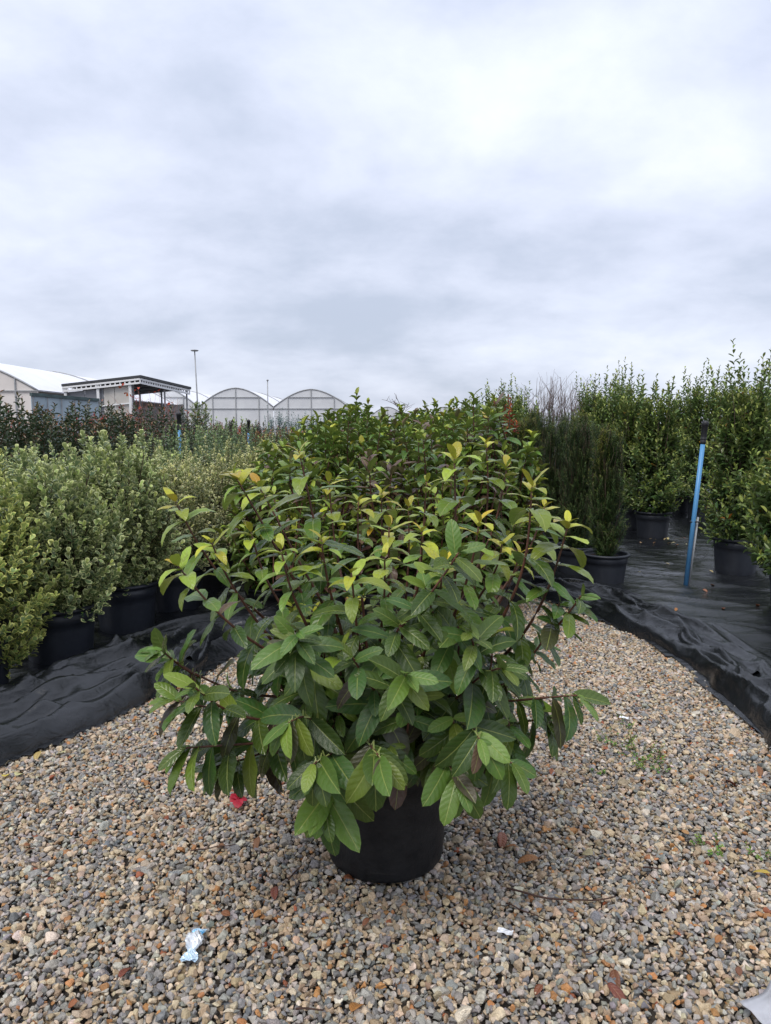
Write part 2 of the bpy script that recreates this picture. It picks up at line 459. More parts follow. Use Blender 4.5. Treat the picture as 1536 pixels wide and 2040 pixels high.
def leaf_mesh(temps, k, age, rnd, mat, asp):
    key = (id(temps), k, round(age * 10), round(rnd * 2), mat.name, round(asp * 20))
    if key not in _lc:
        lv = Leaves(np.zeros((1, 3)), np.array([[0, 1.0, 0]]), np.array([[0, 0, 1.0]]), np.array([1.0]), np.array([round(asp * 20) / 20]), np.array([age]), np.array([rnd]), np.array([k]))
        _lc[key] = bulk('leaf', lv, [temps[k % len(temps)]], mat)
    return _lc[key]


def leaf_objects(lv, temps, mat, parent):
    fr = frames(lv.d, lv.n)
    for i in range(len(lv)):
        k = int(lv.var[i] % len(temps)); ln = float(lv.ln[i])
        me = leaf_mesh(temps, k, float(lv.age[i]), float(lv.rnd[i]), mat, float(lv.wd[i] / lv.ln[i]))
        o = bpy.data.objects.new('leaf', me); COL.objects.link(o); o.parent = parent
        m = Matrix.Identity(4)
        for a in range(3):
            for b in range(3): m[a][b] = float(fr[i][a][b]) * ln
            m[a][3] = float(lv.pos[i][a])
        o.matrix_basis = m


def pick(lv, root, count, center_z):
    """the leaves that show largest from the path: near, big and on the outside"""
    wp = lv.pos + np.array(root)
    dist = np.linalg.norm(wp - np.array((0, 0, CAM_H)), axis=1)
    out = lv.pos - np.array((0, 0, center_z)); tocam = norm(np.array((0, 0, CAM_H)) - wp)
    score = lv.ln / dist * (0.4 + np.clip((norm(out) * tocam).sum(1), -0.4, 1)) * (0.5 + np.linalg.norm(out, axis=1)) * (0.3 + np.abs((norm(lv.n) * tocam).sum(1)))
    idx = np.argsort(-score)[:count]
    m = np.zeros(len(lv), bool); m[idx] = True
    return lv.sel(m), lv.sel(~m)


def shoot_leaves(P0, D, L, bend, nper, ang0, ang1, ln, asp, t0=0.2, decussate=False, age0=0.0, age1=1.0, up=0.35, tipscale=0.55, droop=0.0, r=None):
    """leaves along arrays of shoots. P0 (S,3) base, D (S,3) direction, L (S,) length, bend (S,3) added * t^2"""
    r = r or rng
    S = len(P0); t = np.linspace(t0, 1.0, nper)[None, :] + r.uniform(-0.4, 0.4, (S, nper)) * (1 - t0) / nper
    if decussate:
        t = np.repeat(np.linspace(t0, 1, nper // 2), 2)[None, :] + np.repeat(r.uniform(-.2, .2, (S, nper // 2)), 2, 1) * (1 - t0) / nper
    t = np.clip(t, 0, 1)
    pos = P0[:, None] + D[:, None] * (L[:, None] * t)[..., None] + bend[:, None] * (t ** 2)[..., None]
    tan = norm(D[:, None] * L[:, None, None] + 2 * bend[:, None] * t[..., None])
    ref = np.where(np.abs(tan[..., 2:3]) > 0.92, np.array([1.0, 0, 0]), np.array([0, 0, 1.0]))
    a = norm(np.cross(tan, ref)); b = np.cross(tan, a)
    k = np.arange(nper)[None, :]
    if decussate:
        phi = (k // 2) * (math.pi / 2) + (k % 2) * math.pi
    else:
        phi = k * 2.39996
    phi = phi + r.uniform(0, 6.28, (S, 1)) + r.normal(0, 0.25, (S, nper))
    perp = a * np.cos(phi)[..., None] + b * np.sin(phi)[..., None]
    tt = np.clip((t - t0) / (1 - t0), 0, 1)
    an = ang0 + (ang1 - ang0) * tt + r.normal(0, 0.15, (S, nper))
    d = tan * np.cos(an)[..., None] + perp * np.sin(an)[..., None]
    d[..., 2] -= droop * (1 - tt) * r.uniform(0.3, 1.2, (S, nper))
    d = norm(d)
    n = tan * (1 - up) + np.array((0, 0, up)) + r.normal(0, 0.12, (S, nper, 3))
    lnn = ln * r.uniform(0.75, 1.15, (S, nper)) * (1 - (1 - tipscale) * tt ** 2)
    age = age1 + (age0 - age1) * tt ** 2.2 + r.normal(0, 0.08, (S, nper))
    f = lambda x: x.reshape(-1, *x.shape[2:])
    return Leaves(f(pos), f(d), f(n), f(lnn), f(lnn) * asp, f(age), r.random(S * nper), r.integers(0, 1000, S * nper))


def crown_shoots(n, z0, z1, prof, L, k_out=0.8, inner=0.55, seed=0, leaders=0, leader_len=0.3, lump=0.15):
    """shoots filling a crown of revolution: prof(h) gives the radius"""
    r = np.random.default_rng(seed)
    h = r.random(n) ** 0.85; th = r.uniform(0, 6.283, n)
    rad = prof(h) * (1 + lump * (np.sin(th * 3 + seed) * np.sin(h * 7 + seed * 2) + r.normal(0, 0.5, n)))
    out = np.stack([np.cos(th), np.sin(th), np.zeros(n)], 1)
    fr = r.uniform(inner, 1.0, n) ** 0.6
    tip = out * (rad * fr)[:, None]; tip[:, 2] = z0 + (z1 - z0) * h
    k = np.clip(k_out * (1 - h ** 2), 0.05, 1)[:, None]
    D = norm(out * k + np.array((0, 0, 1.0)) * (1 - 0.75 * k) + r.normal(0, 0.15, (n, 3)))
    Ls = L * r.uniform(0.7, 1.3, n)
    bend = np.zeros((n, 3)); bend[:, 2] = Ls * 0.2
    P0 = tip - D * Ls[:, None] - bend
    P0[:, 2] = np.maximum(P0[:, 2], z0 - 0.05)
    if leaders:
        th2 = r.uniform(0, 6.283, leaders); rr = prof(np.full(leaders, 0.8)) * np.sqrt(r.random(leaders)) * 1.1
        q = np.stack([np.cos(th2) * rr, np.sin(th2) * rr, z0 + (z1 - z0) * r.uniform(0.75, 0.95, leaders)], 1)
        P0 = np.concatenate([P0, q]); d2 = norm(np.stack([r.normal(0, .1, leaders), r.normal(0, .1, leaders), np.ones(leaders)], 1))
        D = np.concatenate([D, d2]); Ls = np.concatenate([Ls, leader_len * r.uniform(0.5, 1.3, leaders)]); bend = np.concatenate([bend, np.zeros((leaders, 3))])
    return P0, D, Ls, bend


def shoot_stems(P0, D, L, bend, r0, base, k=4, every=1, sides=3):
    paths = []
    for i in range(0, len(P0), every):
        t = np.linspace(0, 1, k)[:, None]
        p = P0[i] + D[i] * L[i] * t + bend[i] * t ** 2
        b = np.array((P0[i][0] * 0.25, P0[i][1] * 0.25, max(base, min(P0[i][2] - 0.1, base + (P0[i][2] - base) * 0.4))))
        p = np.concatenate([[b], p])
        paths.append((p, np.linspace(r0, r0 * 0.4, len(p))))
    return tubes(paths, sides)


# ------------------------------------------------------------------ pots
def pot_meshes(rb, rt, h, mat, seed=0, lip=0.022):
    key = ('pot', rb, rt, h, mat.name)
    if key not in _lc:
        body = [(0.0, 0.0), (rb * 0.93, 0.0), (rb * 0.985, h * 0.012), (rb, h * 0.035), (rb + (rt - rb) * 0.2, h * 0.2), (rb + (rt - rb) * 0.6, h * 0.62),
                (rb + (rt - rb) * 0.72, h * 0.735), (rb + (rt - rb) * 0.74 + 0.005, h * 0.745), (rt * 0.985, h * 0.93), (rt * 0.95, h * 0.93), (rt * 0.90, h * 0.80), (rb * 0.9, h * 0.6)]
        v, f = lathe(body, 40, 0.006, seed)
        # shallow moulded flutes below the collar
        v = [(x * (1 - 0.018 * (1 if (int((math.atan2(y, x) + math.pi) / (2 * math.pi) * 40 + .5) % 5 == 0 and h * 0.1 < z < h * 0.7) else 0)),
              y * (1 - 0.018 * (1 if (int((math.atan2(y, x) + math.pi) / (2 * math.pi) * 40 + .5) % 5 == 0 and h * 0.1 < z < h * 0.7) else 0)), z) for x, y, z in v]
        b = mesh_from('pot', v, f, True, mat)
        rim = [(rt * 0.95, h * 0.925), (rt * 1.0, h * 0.92), (rt * 1.0 + lip * 0.7, h * 0.935), (rt + lip, h * 0.965), (rt + lip * 0.7, h * 0.995), (rt, h), (rt * 0.95, h * 0.985), (rt * 0.945, h * 0.93)]
        v, f = lathe(rim, 40, 0.006, seed); rm = mesh_from('rim', v, f, True, mat)
        r = np.random.default_rng(seed); sv = [(0, 0, h * 0.87)]; sf = []
        for ring in range(1, 6):
            for k in range(24):
                a = 2 * math.pi * k / 24; q = rt * 0.935 * ring / 5
                sv.append((q * math.cos(a), q * math.sin(a), h * (0.86 if ring < 5 else 0.85) + r.normal(0, 0.006)))
        for k in range(24): sf.append((0, 1 + k, 1 + (k + 1) % 24))
        for ring in range(4):
            for k in range(24):
                a = 1 + ring * 24 + k; b2 = 1 + ring * 24 + (k + 1) % 24
                sf.append((a, a + 24, b2 + 24, b2))
        sl = mesh_from('soil', sv, sf, True, M_SOIL)
        _lc[key] = (b, rm, sl)
    return _lc[key]


def add_pot(root, rb, rt, h, mat):
    b, rm, sl = pot_meshes(rb, rt, h, mat)
    o = obj('pot', b, root); obj('rim', rm, o); obj('soil', sl, root)


# ------------------------------------------------------------------ ground: earth, gravel, weed fabric
gs = 1500
me = mesh_from('ground', [(-gs, -200, -0.03), (gs, -200, -0.03), (gs, 2500, -0.03), (-gs, 2500, -0.03)], [(0, 1, 2, 3)], False, M_GROUND)
tag(obj('ground', me), 'flat grey earth of the nursery yard', None, None, 'structure')

left_px = [(0, 1525), (120, 1478), (240, 1424), (300, 1390), (400, 1347), (470, 1303)]
right_px = [(1040, 1183), (1100, 1200), (1200, 1238), (1290, 1274), (1380, 1342), (1450, 1410), (1536, 1482)]
EL = [gnd(*p)[:2] for p in left_px]; ER = [gnd(*p)[:2] for p in right_px]
dl = (EL[0] - EL[2]) / np.linalg.norm(EL[0] - EL[2])
EL = [EL[0] + dl * 3.2] + EL + [np.array((-0.45, 4.72)), np.array((0.35, 4.95)), np.array((0.85, 5.7))]
ER = ER + [np.array((1.72, 1.6)), np.array((1.9, -0.3))]
POLY = np.array(EL + ER)


def poly_sd(P, poly):
    """signed distance (negative inside) to a closed polygon"""
    x, y = P[:, 0], P[:, 1]; inside = np.zeros(len(P), bool); dmin = np.full(len(P), 1e9)
    n = len(poly)
    for i in range(n):
        a = poly[i]; b = poly[(i + 1) % n]
        e = b - a; wv = P - a
        t = np.clip((wv @ e) / (e @ e), 0, 1)
        dmin = np.minimum(dmin, np.linalg.norm(wv - t[:, None] * e, axis=1))
        c = (a[1] > y) != (b[1] > y)
        xx = (b[0] - a[0]) * (y - a[1]) / (b[1] - a[1] + 1e-12) + a[0]
        inside ^= c & (x < xx)
    return np.where(inside, -dmin, dmin)


# --- gravel: angular stones, instanced on jittered points
def stone(seed):
    r = np.random.default_rng(seed); bm = bmesh.new()
    p = norm(r.normal(0, 1, (13, 3))) * r.uniform(0.82, 1.0, (13, 1))
    p *= np.array((1.0, r.uniform(0.62, 0.9), r.uniform(0.42, 0.7)))
    for q in p: bm.verts.new(q)
    res = bmesh.ops.convex_hull(bm, input=bm.verts[:])
    bmesh.ops.delete(bm, geom=[v for v in bm.verts if not v.link_faces], context='VERTS')
    bmesh.ops.bevel(bm, geom=bm.edges[:], offset=0.09, segments=1, affect='EDGES', clamp_overlap=True)
    me = bpy.data.meshes.new('stone'); bm.to_mesh(me); bm.free()
    return me


def stone_mat():
    m = bpy.data.materials.new('gravel_stone'); m.use_nodes = True
    t = m.node_tree; b = t.nodes['Principled BSDF']
    a = nd(t, 'ShaderNodeAttribute', attribute_name='col', attribute_type='INSTANCER')
    c = nd(t, 'ShaderNodeTexCoord')
    n = nd(t, 'ShaderNodeTexNoise', i_Scale=2.2, i_Detail=5.0, i_Roughness=0.65, i_Distortion=0.6); t.links.new(c.outputs['Object'], n.inputs['Vector'])
    col = mix(t, 1.0, a.outputs['Color'], ramp(t, n.outputs[0], [(0.28, (0.62, 0.60, 0.58)), (0.5, (1.0, 1.0, 1.0)), (0.72, (1.28, 1.24, 1.18))]), 'MULTIPLY')
    t.links.new(col, b.inputs['Base Color']); b.inputs['Roughness'].default_value = 0.5; b.inputs['Specular IOR Level'].default_value = 0.4
    bp = nd(t, 'ShaderNodeBump', i_Strength=0.35, i_Distance=0.05)
    n2_ = nd(t, 'ShaderNodeTexNoise', i_Scale=6.0, i_Detail=4.0); t.links.new(c.outputs['Object'], n2_.inputs['Vector'])
    t.links.new(n2_.outputs[0], bp.inputs['Height']); t.links.new(bp.outputs[0], b.inputs['Normal'])
    return m


M_STONE = stone_mat()
stones = bpy.data.collections.new('stone_shapes')
NST = 14
for i in range(NST):
    sm = stone(100 + i); sm.materials.append(M_STONE)
    stones.objects.link(bpy.data.objects.new('stone_shape', sm))


def gravel_points():
    out = []
    sp = 0.0155
    xs = np.arange(-3.3, 2.6, sp); ys = np.arange(0.55, 6.3, sp)
    X, Y = np.meshgrid(xs, ys); P = np.stack([X.ravel(), Y.ravel()], 1) + rng.uniform(-0.5, 0.5, (X.size, 2)) * sp * 1.1
    sdv = poly_sd(P, POLY); P = P[sdv < 0.14]
    # keep what a camera within a couple of steps can see
    P = P[np.abs(P[:, 0]) < 1.35 + 0.62 * P[:, 1]]
    n = len(P)
    z = rng.uniform(-0.006, 0.006, n) + 0.012 * (vnoise(P[:, 0] * 2.2 + 9, P[:, 1] * 2.2) - 0.5) + 0.008 * (vnoise(P[:, 0] * 9, P[:, 1] * 9) - .5)
    up_ = np.concatenate([P, z[:, None]], 1)
    lo_ = up_.copy(); lo_[:, :2] += rng.uniform(-0.010, 0.010, (len(lo_), 2)); lo_[:, 2] -= 0.010
    return np.concatenate([up_, lo_])


GP = gravel_points(); ng = len(GP)
GP[:, 2] -= 0.004
size = 0.0114 * np.exp(rng.normal(0, 0.30, ng)); big = rng.random(ng) < 0.04; size[big] *= 1.35
rot = np.stack([rng.normal(0, 0.45, ng), rng.normal(0, 0.45, ng), rng.uniform(0, 6.283, ng)], 1)
pal = np.array([(0.31, 0.30, 0.285), (0.235, 0.235, 0.235), (0.39, 0.375, 0.345), (0.44, 0.35, 0.245), (0.52, 0.43, 0.32), (0.36, 0.27, 0.18), (0.56, 0.51, 0.44), (0.42, 0.21, 0.085), (0.30, 0.10, 0.05), (0.15, 0.16, 0.175)])
pw = np.array([0.19, 0.15, 0.12, 0.16, 0.14, 0.10, 0.07, 0.028, 0.006, 0.036]); pw /= pw.sum()
# warmer patches further up the path, as the photo shows
warm = np.clip((GP[:, 1] - 2.0) / 2.5, 0, 1) * 0.25 + 0.2 * (vnoise(GP[:, 0] * 1.7, GP[:, 1] * 1.7) - 0.5)
ci = rng.choice(len(pal), ng, p=pw)
swap = (rng.random(ng) < warm) & (ci < 3); ci[swap] = rng.choice([3, 4, 5, 6], swap.sum())
gcol = np.ones((ng, 4), np.float32); gcol[:, :3] = pal[ci] * np.array((1.05, 1.015, 0.965)) * rng.uniform(0.72, 1.2, (ng, 1)) * (1 + rng.normal(0, 0.03, (ng, 3)))
me = bpy.data.meshes.new('gravel'); me.vertices.add(ng); me.vertices.foreach_set('co', GP.astype(np.float32).ravel())
for nm, ty, key, arr in (('rot', 'FLOAT_VECTOR', 'vector', rot), ('scl', 'FLOAT', 'value', size), ('col', 'FLOAT_COLOR', 'color', gcol)):
    a = me.attributes.new(nm, ty, 'POINT'); a.data.foreach_set(key, np.ascontiguousarray(arr, np.float32).ravel())
a = me.attributes.new('idx', 'INT', 'POINT'); a.data.foreach_set('value', rng.integers(0, NST, ng).astype(np.int32))
me.update()
gravel = tag(obj('gravel', me), 'loose grey and tan crushed gravel covering the path', 'gravel', None, 'stuff')
ngp = bpy.data.node_groups.new('scatter_stones', 'GeometryNodeTree')
ngp.interface.new_socket('Geometry', in_out='INPUT', socket_type='NodeSocketGeometry')
ngp.interface.new_socket('Geometry', in_out='OUTPUT', socket_type='NodeSocketGeometry')
gi = ngp.nodes.new('NodeGroupInput'); go = ngp.nodes.new('NodeGroupOutput')
iop = ngp.nodes.new('GeometryNodeInstanceOnPoints'); ci_ = ngp.nodes.new('GeometryNodeCollectionInfo')
ci_.inputs['Collection'].default_value = stones; ci_.inputs['Separate Children'].default_value = True; ci_.inputs['Reset Children'].default_value = True


def named(n_, ty):
    q = ngp.nodes.new('GeometryNodeInputNamedAttribute'); q.data_type = ty; q.inputs[0].default_value = n_
    return next(s for s in q.outputs if s.enabled and s.name == 'Attribute')


ngp.links.new(gi.outputs[0], iop.inputs['Points']); ngp.links.new(ci_.outputs[0], iop.inputs['Instance'])
iop.inputs['Pick Instance'].default_value = True
ngp.links.new(named('idx', 'INT'), iop.inputs['Instance Index'])
e2r = ngp.nodes.new('FunctionNodeEulerToRotation'); ngp.links.new(named('rot', 'FLOAT_VECTOR'), e2r.inputs[0])
ngp.links.new(e2r.outputs[0], iop.inputs['Rotation']); ngp.links.new(named('scl', 'FLOAT'), iop.inputs['Scale'])
ngp.links.new(iop.outputs[0], go.inputs[0])
md = gravel.modifiers.new('scatter', 'NODES'); md.node_group = ngp


# --- weed fabric
def fabric_mat(name, bs, bd, cw, sc):
    m = bpy.data.materials.new(name); m.use_nodes = True
    t = m.node_tree; b = t.nodes['Principled BSDF']; L = t.links
    c = nd(t, 'ShaderNodeTexCoord')
    n = nd(t, 'ShaderNodeTexNoise', i_Scale=2.2, i_Detail=5.0, i_Roughness=0.6); L.new(c.outputs['Object'], n.inputs['Vector'])
    L.new(ramp(t, n.outputs[0], [(0.35, (0.006, 0.007, 0.008)), (0.65, (0.012, 0.0135, 0.0165))]), b.inputs['Base Color'])
    L.new(ramp(t, n.outputs[0], [(0.3, (0.16, 0.16, 0.16)), (0.7, (0.30, 0.30, 0.30))]), b.inputs['Roughness'])
    b.inputs['Specular IOR Level'].default_value = 0.35
    b.inputs['Coat Weight'].default_value = cw; b.inputs['Coat Roughness'].default_value = 0.12; b.inputs['Coat IOR'].default_value = 1.6
    mpp = nd(t, 'ShaderNodeMapping'); mpp.inputs['Rotation'].default_value = (0, 0, R(-32)); mpp.inputs['Scale'].default_value = sc
    L.new(c.outputs['Object'], mpp.inputs[0])
    n2_ = nd(t, 'ShaderNodeTexNoise', i_Scale=1.0, i_Detail=5.0, i_Roughness=0.6, i_Distortion=0.7); L.new(mpp.outputs[0], n2_.inputs['Vector'])
    wv = nd(t, 'ShaderNodeTexWave', i_Scale=90.0, i_Distortion=0.3); L.new(c.outputs['Object'], wv.inputs['Vector'])
    hgt = math_n(t, 'ADD', math_n(t, 'MULTIPLY', n2_.outputs[0], 1.0), math_n(t, 'MULTIPLY', wv.outputs['Fac'], 0.03))
    bp = nd(t, 'ShaderNodeBump', i_Strength=bs, i_Distance=bd); L.new(hgt, bp.inputs['Height']); L.new(bp.outputs[0], b.inputs['Normal']); 
    bp2 = nd(t, 'ShaderNodeBump', i_Strength=bs * 0.8, i_Distance=bd); L.new(hgt, bp2.inputs['Height']); L.new(bp2.outputs[0], b.inputs['Coat Normal'])
    return m


M_FAB = fabric_mat('black_woven_fabric', 0.55, 0.03, 0.75, (2.6, 13.0, 12.0))
M_FOLD = fabric_mat('black_folded_fabric', 0.5, 0.022, 0.36, (4.0, 11.0, 12.0))


def graded(a, b, fine0, fine1, d, dcoarse):
    L = list(np.arange(a, fine0, dcoarse)) + list(np.arange(fine0, fine1, d)) + list(np.arange(fine1, b + dcoarse, dcoarse))
    return np.array(L)


fx_ = graded(-14, 14, -3.4, 5.0, 0.035, 0.6); fy_ = graded(-1.0, 44, 2.2, 9.0, 0.035, 0.6)
X, Y = np.meshgrid(fx_, fy_); PP = np.stack([X.ravel(), Y.ravel()], 1)
SDV = poly_sd(PP, POLY)


def fab_z(P, sdv):
    ca, sa = math.cos(R(32)), math.sin(R(32))
    a = P[:, 0] * ca - P[:, 1] * sa; b = P[:, 0] * sa + P[:, 1] * ca
    z = 0.034 * (1 - np.abs(2 * vnoise(a * 1.3 + 30, b * 5.5) - 1)) ** 2 + 0.012 * (vnoise(a * 4, b * 12 + 7) - 0.5) + 0.03 * (vnoise(P[:, 0] * 0.9, P[:, 1] * 0.9 + 4) - 0.4)
    near = np.exp(-np.clip(sdv, 0, 9) / 0.5)
    z += near * 0.035 * (vnoise(P[:, 0] * 4 + 2, P[:, 1] * 4) - 0.3)
    return z + 0.022


Z = fab_z(PP, SDV)
Z = np.where(SDV < 0.12, np.minimum(Z, 0.012), Z)
nx, ny = len(fx_), len(fy_)
gid = np.arange(nx * ny).reshape(ny, nx)
quads = np.stack([gid[:-1, :-1], gid[:-1, 1:], gid[1:, 1:], gid[1:, :-1]], -1).reshape(-1, 4)
keep = (SDV[quads].max(1) > 0.0) & (SDV[quads].min(1) > -0.10)
quads = quads[keep]; used, inv = np.unique(quads, return_inverse=True)
me = fast_mesh('weed_fabric', np.concatenate([PP, Z[:, None]], 1)[used], inv.ravel(), np.arange(len(quads)) * 4, np.full(len(quads), 4), True)
me.materials.append(M_FAB)
tag(obj('weed_fabric', me), 'wet black woven weed fabric spread under the rows of pots', None, None, 'structure')


def fold_strip(name, pts, W, H, ridges, seed, label, side):
    """rumpled loose edge of the fabric, swept along a polyline; side = +1/-1 which way the bed lies"""
    r = np.random.default_rng(seed); pts = np.array(pts)
    seg = np.concatenate([[0], np.cumsum(np.linalg.norm(np.diff(pts, axis=0), axis=1))])
    s = np.arange(0, seg[-1], 0.02)
    c = np.stack([np.interp(s, seg, pts[:, 0]), np.interp(s, seg, pts[:, 1])], 1)
    k = np.hanning(31); k /= k.sum()
    cp = np.pad(c, ((15, 15), (0, 0)), mode='reflect', reflect_type='odd')
    c = np.stack([np.convolve(cp[:, i], k, 'valid') for i in range(2)], 1)
    tan = norm(np.gradient(c, axis=0)); nrm = np.stack([-tan[:, 1], tan[:, 0]], 1) * side
    wob = 0.07 * (vnoise(s * 2.3 + seed, s * 0 + 3.3) - 0.5) + 0.05 * (vnoise(s * 7 + seed, s * 0 + 8.3) - 0.5)
    q = np.linspace(0, 1, 64) ** 1.15
    S, Q = np.meshgrid(s, q, indexing='ij'); Wd = Q * W
    z = np.zeros_like(S)
    for i, (w0, sg, hh) in enumerate(ridges):
        wc = w0 * W + 0.10 * W * (vnoise(S * 1.6 + i * 17 + seed, S * 0 + i) - 0.5) * 2 + 0.03 * (vnoise(S * 5 + i * 3, S * 0) - 0.5)
        amp = hh * np.clip(0.25 + 1.3 * vnoise(S * 1.3 + i * 7.7, S * 0 + 20 + seed), 0, 1.5)
        x_ = np.abs(Wd - wc) / (sg * (0.9 + 0.9 * vnoise(S * 2 + i, S * 0 + 5)))
        z = np.maximum(z, amp * np.exp(-np.sqrt(x_ ** 2 + 0.01) * 1.1) * 1.1)
    diag = S * 0.8 + Wd * 1.4
    z += 0.045 * (1 - np.abs(2 * vnoise(diag * 3.5 + seed, Wd * 7) - 1)) ** 2 * H + 0.014 * (1 - np.abs(2 * vnoise(S * 5 - Wd * 6, Wd * 9 + diag * 2) - 1)) ** 2 * H
    edge = np.clip(Wd / 0.05, 0, 1); fade = np.clip((1 - Q) / 0.18, 0, 1)
    z = z * np.sqrt(edge) * fade
    z = z + 0.022 * np.sqrt(edge) + 0.018 * fade - 0.030 * (1 - np.sqrt(edge))
    P2 = c[:, None, :] + nrm[:, None, :] * (Wd + wob[:, None] * (1 - Q))[..., None]
    V = np.concatenate([P2, z[..., None]], 2).reshape(-1, 3)
    g = np.arange(S.size).reshape(S.shape)
    f = np.stack([g[:-1, :-1], g[:-1, 1:], g[1:, 1:], g[1:, :-1]], -1).reshape(-1, 4)
    if side > 0: f = f[:, ::-1]
    m_ = fast_mesh(name, V, f.ravel(), np.arange(len(f)) * 4, np.full(len(f), 4), True); m_.materials.append(M_FOLD)
    return tag(obj(name, m_), label, None, None, 'structure')


fold_strip('loose_fabric_edge', EL[:8], 0.78, 1.0, [(0.06, 0.03, 0.085), (0.17, 0.03, 0.06), (0.29, 0.03, 0.095), (0.40, 0.035, 0.075), (0.53, 0.03, 0.12), (.65, .035, .08), (.77, .035, .11), (.89, .04, .06)], 3,
           'bunched black fabric edge lying in long folds below the variegated shrubs', 1)
fold_strip('loose_fabric_edge', ER[::-1] + EL[-1:], 0.55, 1.0, [(0.09, 0.03, 0.05), (0.28, 0.035, 0.06), (0.48, 0.04, 0.045), (0.66, 0.04, 0.05), (0.84, 0.05, 0.03)], 9,
           'rumpled black fabric edge along the gravel on the blue pole side', -1)
fold_strip('loose_fabric_edge', EL[5:] + [ER[0]], 0.4, 1.0, [(0.15, 0.05, 0.04), (0.5, 0.06, 0.03)], 14,
           'black fabric edge behind the big potted viburnum', 1)
# a flap folded back over the bed edge
fold_strip('fabric_flap', [gnd(1105, 1178)[:2], gnd(1200, 1200)[:2], gnd(1300, 1262)[:2], gnd(1376, 1326)[:2], gnd(1470, 1375)[:2]][::-1], 0.34, 0.8, [(0.12, 0.03, 0.045), (0.45, 0.05, 0.03)], 21,
           'loose flap of black fabric folded back beside the gravel', -1)

# ------------------------------------------------------------------ buildings far behind
M_FILM = pmat('white_greenhouse_film', (0.66, 0.67, 0.68), 0.45, 0.4, 0.12, 0.7, color2=(0.58, 0.59, 0.61))
M_FILM2 = pmat('cream_tunnel_film', (0.72, 0.67, 0.63), 0.5, 0.4, 0.15, 0.5, color2=(0.62, 0.575, 0.54))
M_ROOFW = pmat('white_roof_film', (0.80, 0.80, 0.83), 0.4, 0.4, 0.1, 0.6, color2=(0.72, 0.72, 0.76))
M_STEEL = pmat('galvanised_steel', (0.36, 0.37, 0.38), 0.45, 0.5, 0.3, 4)
M_WHITE = pmat('white_painted_steel', (0.72, 0.72, 0.72), 0.5, 0.4)
M_DARK = pmat('dark_roof_sheet', (0.045, 0.047, 0.05), 0.5, 0.4, 0.3, 2)
M_PCG = pmat('grey_polycarbonate', (0.20, 0.205, 0.225), 0.3, 0.5, 0.3, 0.8)
M_PCC = pmat('cream_polycarbonate', (0.52, 0.49, 0.45), 0.35, 0.5, 0.25, 1.2)
M_PCW = pmat('pale_polycarbonate', (0.62, 0.62, 0.60), 0.35, 0.5, 0.2, 0.8)
M_NET = pmat('pale_blue_shade_net', (0.40, 0.48, 0.53), 0.7, 0.3, 0.25, 1.5)
M_NETT = pmat('dark_green_net_edge', (0.09, 0.13, 0.13), 0.7, 0.3, 0.4, 2)


def arch_pts(hw, ze, za, n=20):
    """half-arch profile from one eave over the ridge to the other"""
    t = np.linspace(-1, 1, n + 1)
    return [(hw * q, ze + (za - ze) * (1 - abs(q) ** 1.75)) for q in t]


def tunnel(root, x0, hw, ze, za, length, wall, roof, frame, verticals, rails, seg=4):
    prof = arch_pts(hw, ze, za)
    poly = [(x0 - hw, 0, 0), (x0 + hw, 0, 0)] + [(x0 + px, 0, pz) for px, pz in prof[::-1]]
    panel('gable_wall', poly, -0.05, wall, root)
    # roof sheets, one for each section of the tunnel
    for i in range(seg):
        y0, y1 = 0.02 + length * i / seg, length * (i + 1) / seg - 0.02
        v = []; f = []
        for px, pz in prof: v += [(x0 + px, y0, pz + 0.06), (x0 + px, y1, pz + 0.06), (x0 + px, y0, pz), (x0 + px, y1, pz)]
        for k in range(len(prof) - 1):
            a = 4 * k; b = a + 4
            f += [(a, a + 1, b + 1, b), (a + 2, b + 2, b + 3, a + 3), (a, b, b + 2, a + 2), (a + 1, a + 3, b + 3, b + 1)]
        obj('roof_sheet', mesh_from('roof_sheet', v, f, False, roof), root)
        if i:
            bp_, bf_ = tubes([([(x0 + px, y0, pz + 0.09) for px, pz in prof], 0.05)], 5)
            obj('roof_hoop', mesh_from('roof_hoop', bp_, bf_, True, frame), root)
    tv, tf = tubes([([(x0 + px, -0.06, pz + 0.03) for px, pz in prof], 0.06)], 6)
    obj('arch_frame', mesh_from('arch_frame', tv, tf, True, frame), root)
    for q in verticals:
        zt = ze + (za - ze) * (1 - abs(q) ** 1.75)
        beam('post', (x0 + q * hw, -0.09, 0), (x0 + q * hw, -0.09, zt), 0.07, frame, root)
    for zr in rails:
        q = 1.0 if zr <= ze else (1 - (zr - ze) / (za - ze)) ** (1 / 1.75)
        beam('rail', (x0 - q * hw, -0.10, zr), (x0 + q * hw, -0.10, zr), 0.06, frame, root)
    return prof


# three arched bays of one greenhouse
GY = 70.0
gxs = [at(px, 800, GY)[0] for px in (320, 470, 620)]
za = at(470, 771, GY)[2]; ze = at(545, 811, GY)[2]
g = empty('greenhouse', (0, GY, 0), 'long white plastic greenhouse of three joined arched bays', 'greenhouse')
hw = (gxs[1] - gxs[0]) / 2
for i, x0 in enumerate(gxs):
    tunnel(g, x0, hw - 0.04, ze, za - 0.12 * i, 42, M_FILM, M_ROOFW, M_STEEL, (-0.62, 0.0, 0.62), (ze + 0.9, ze - 0.15, 1.2))
    if i: beam('gutter', (x0 - hw, -0.1, ze), (x0 - hw, 42, ze), 0.16, M_STEEL, g)
beam('gutter', (gxs[2] + hw, -0.1, ze), (gxs[2] + hw, 42, ze), 0.16, M_STEEL, g)

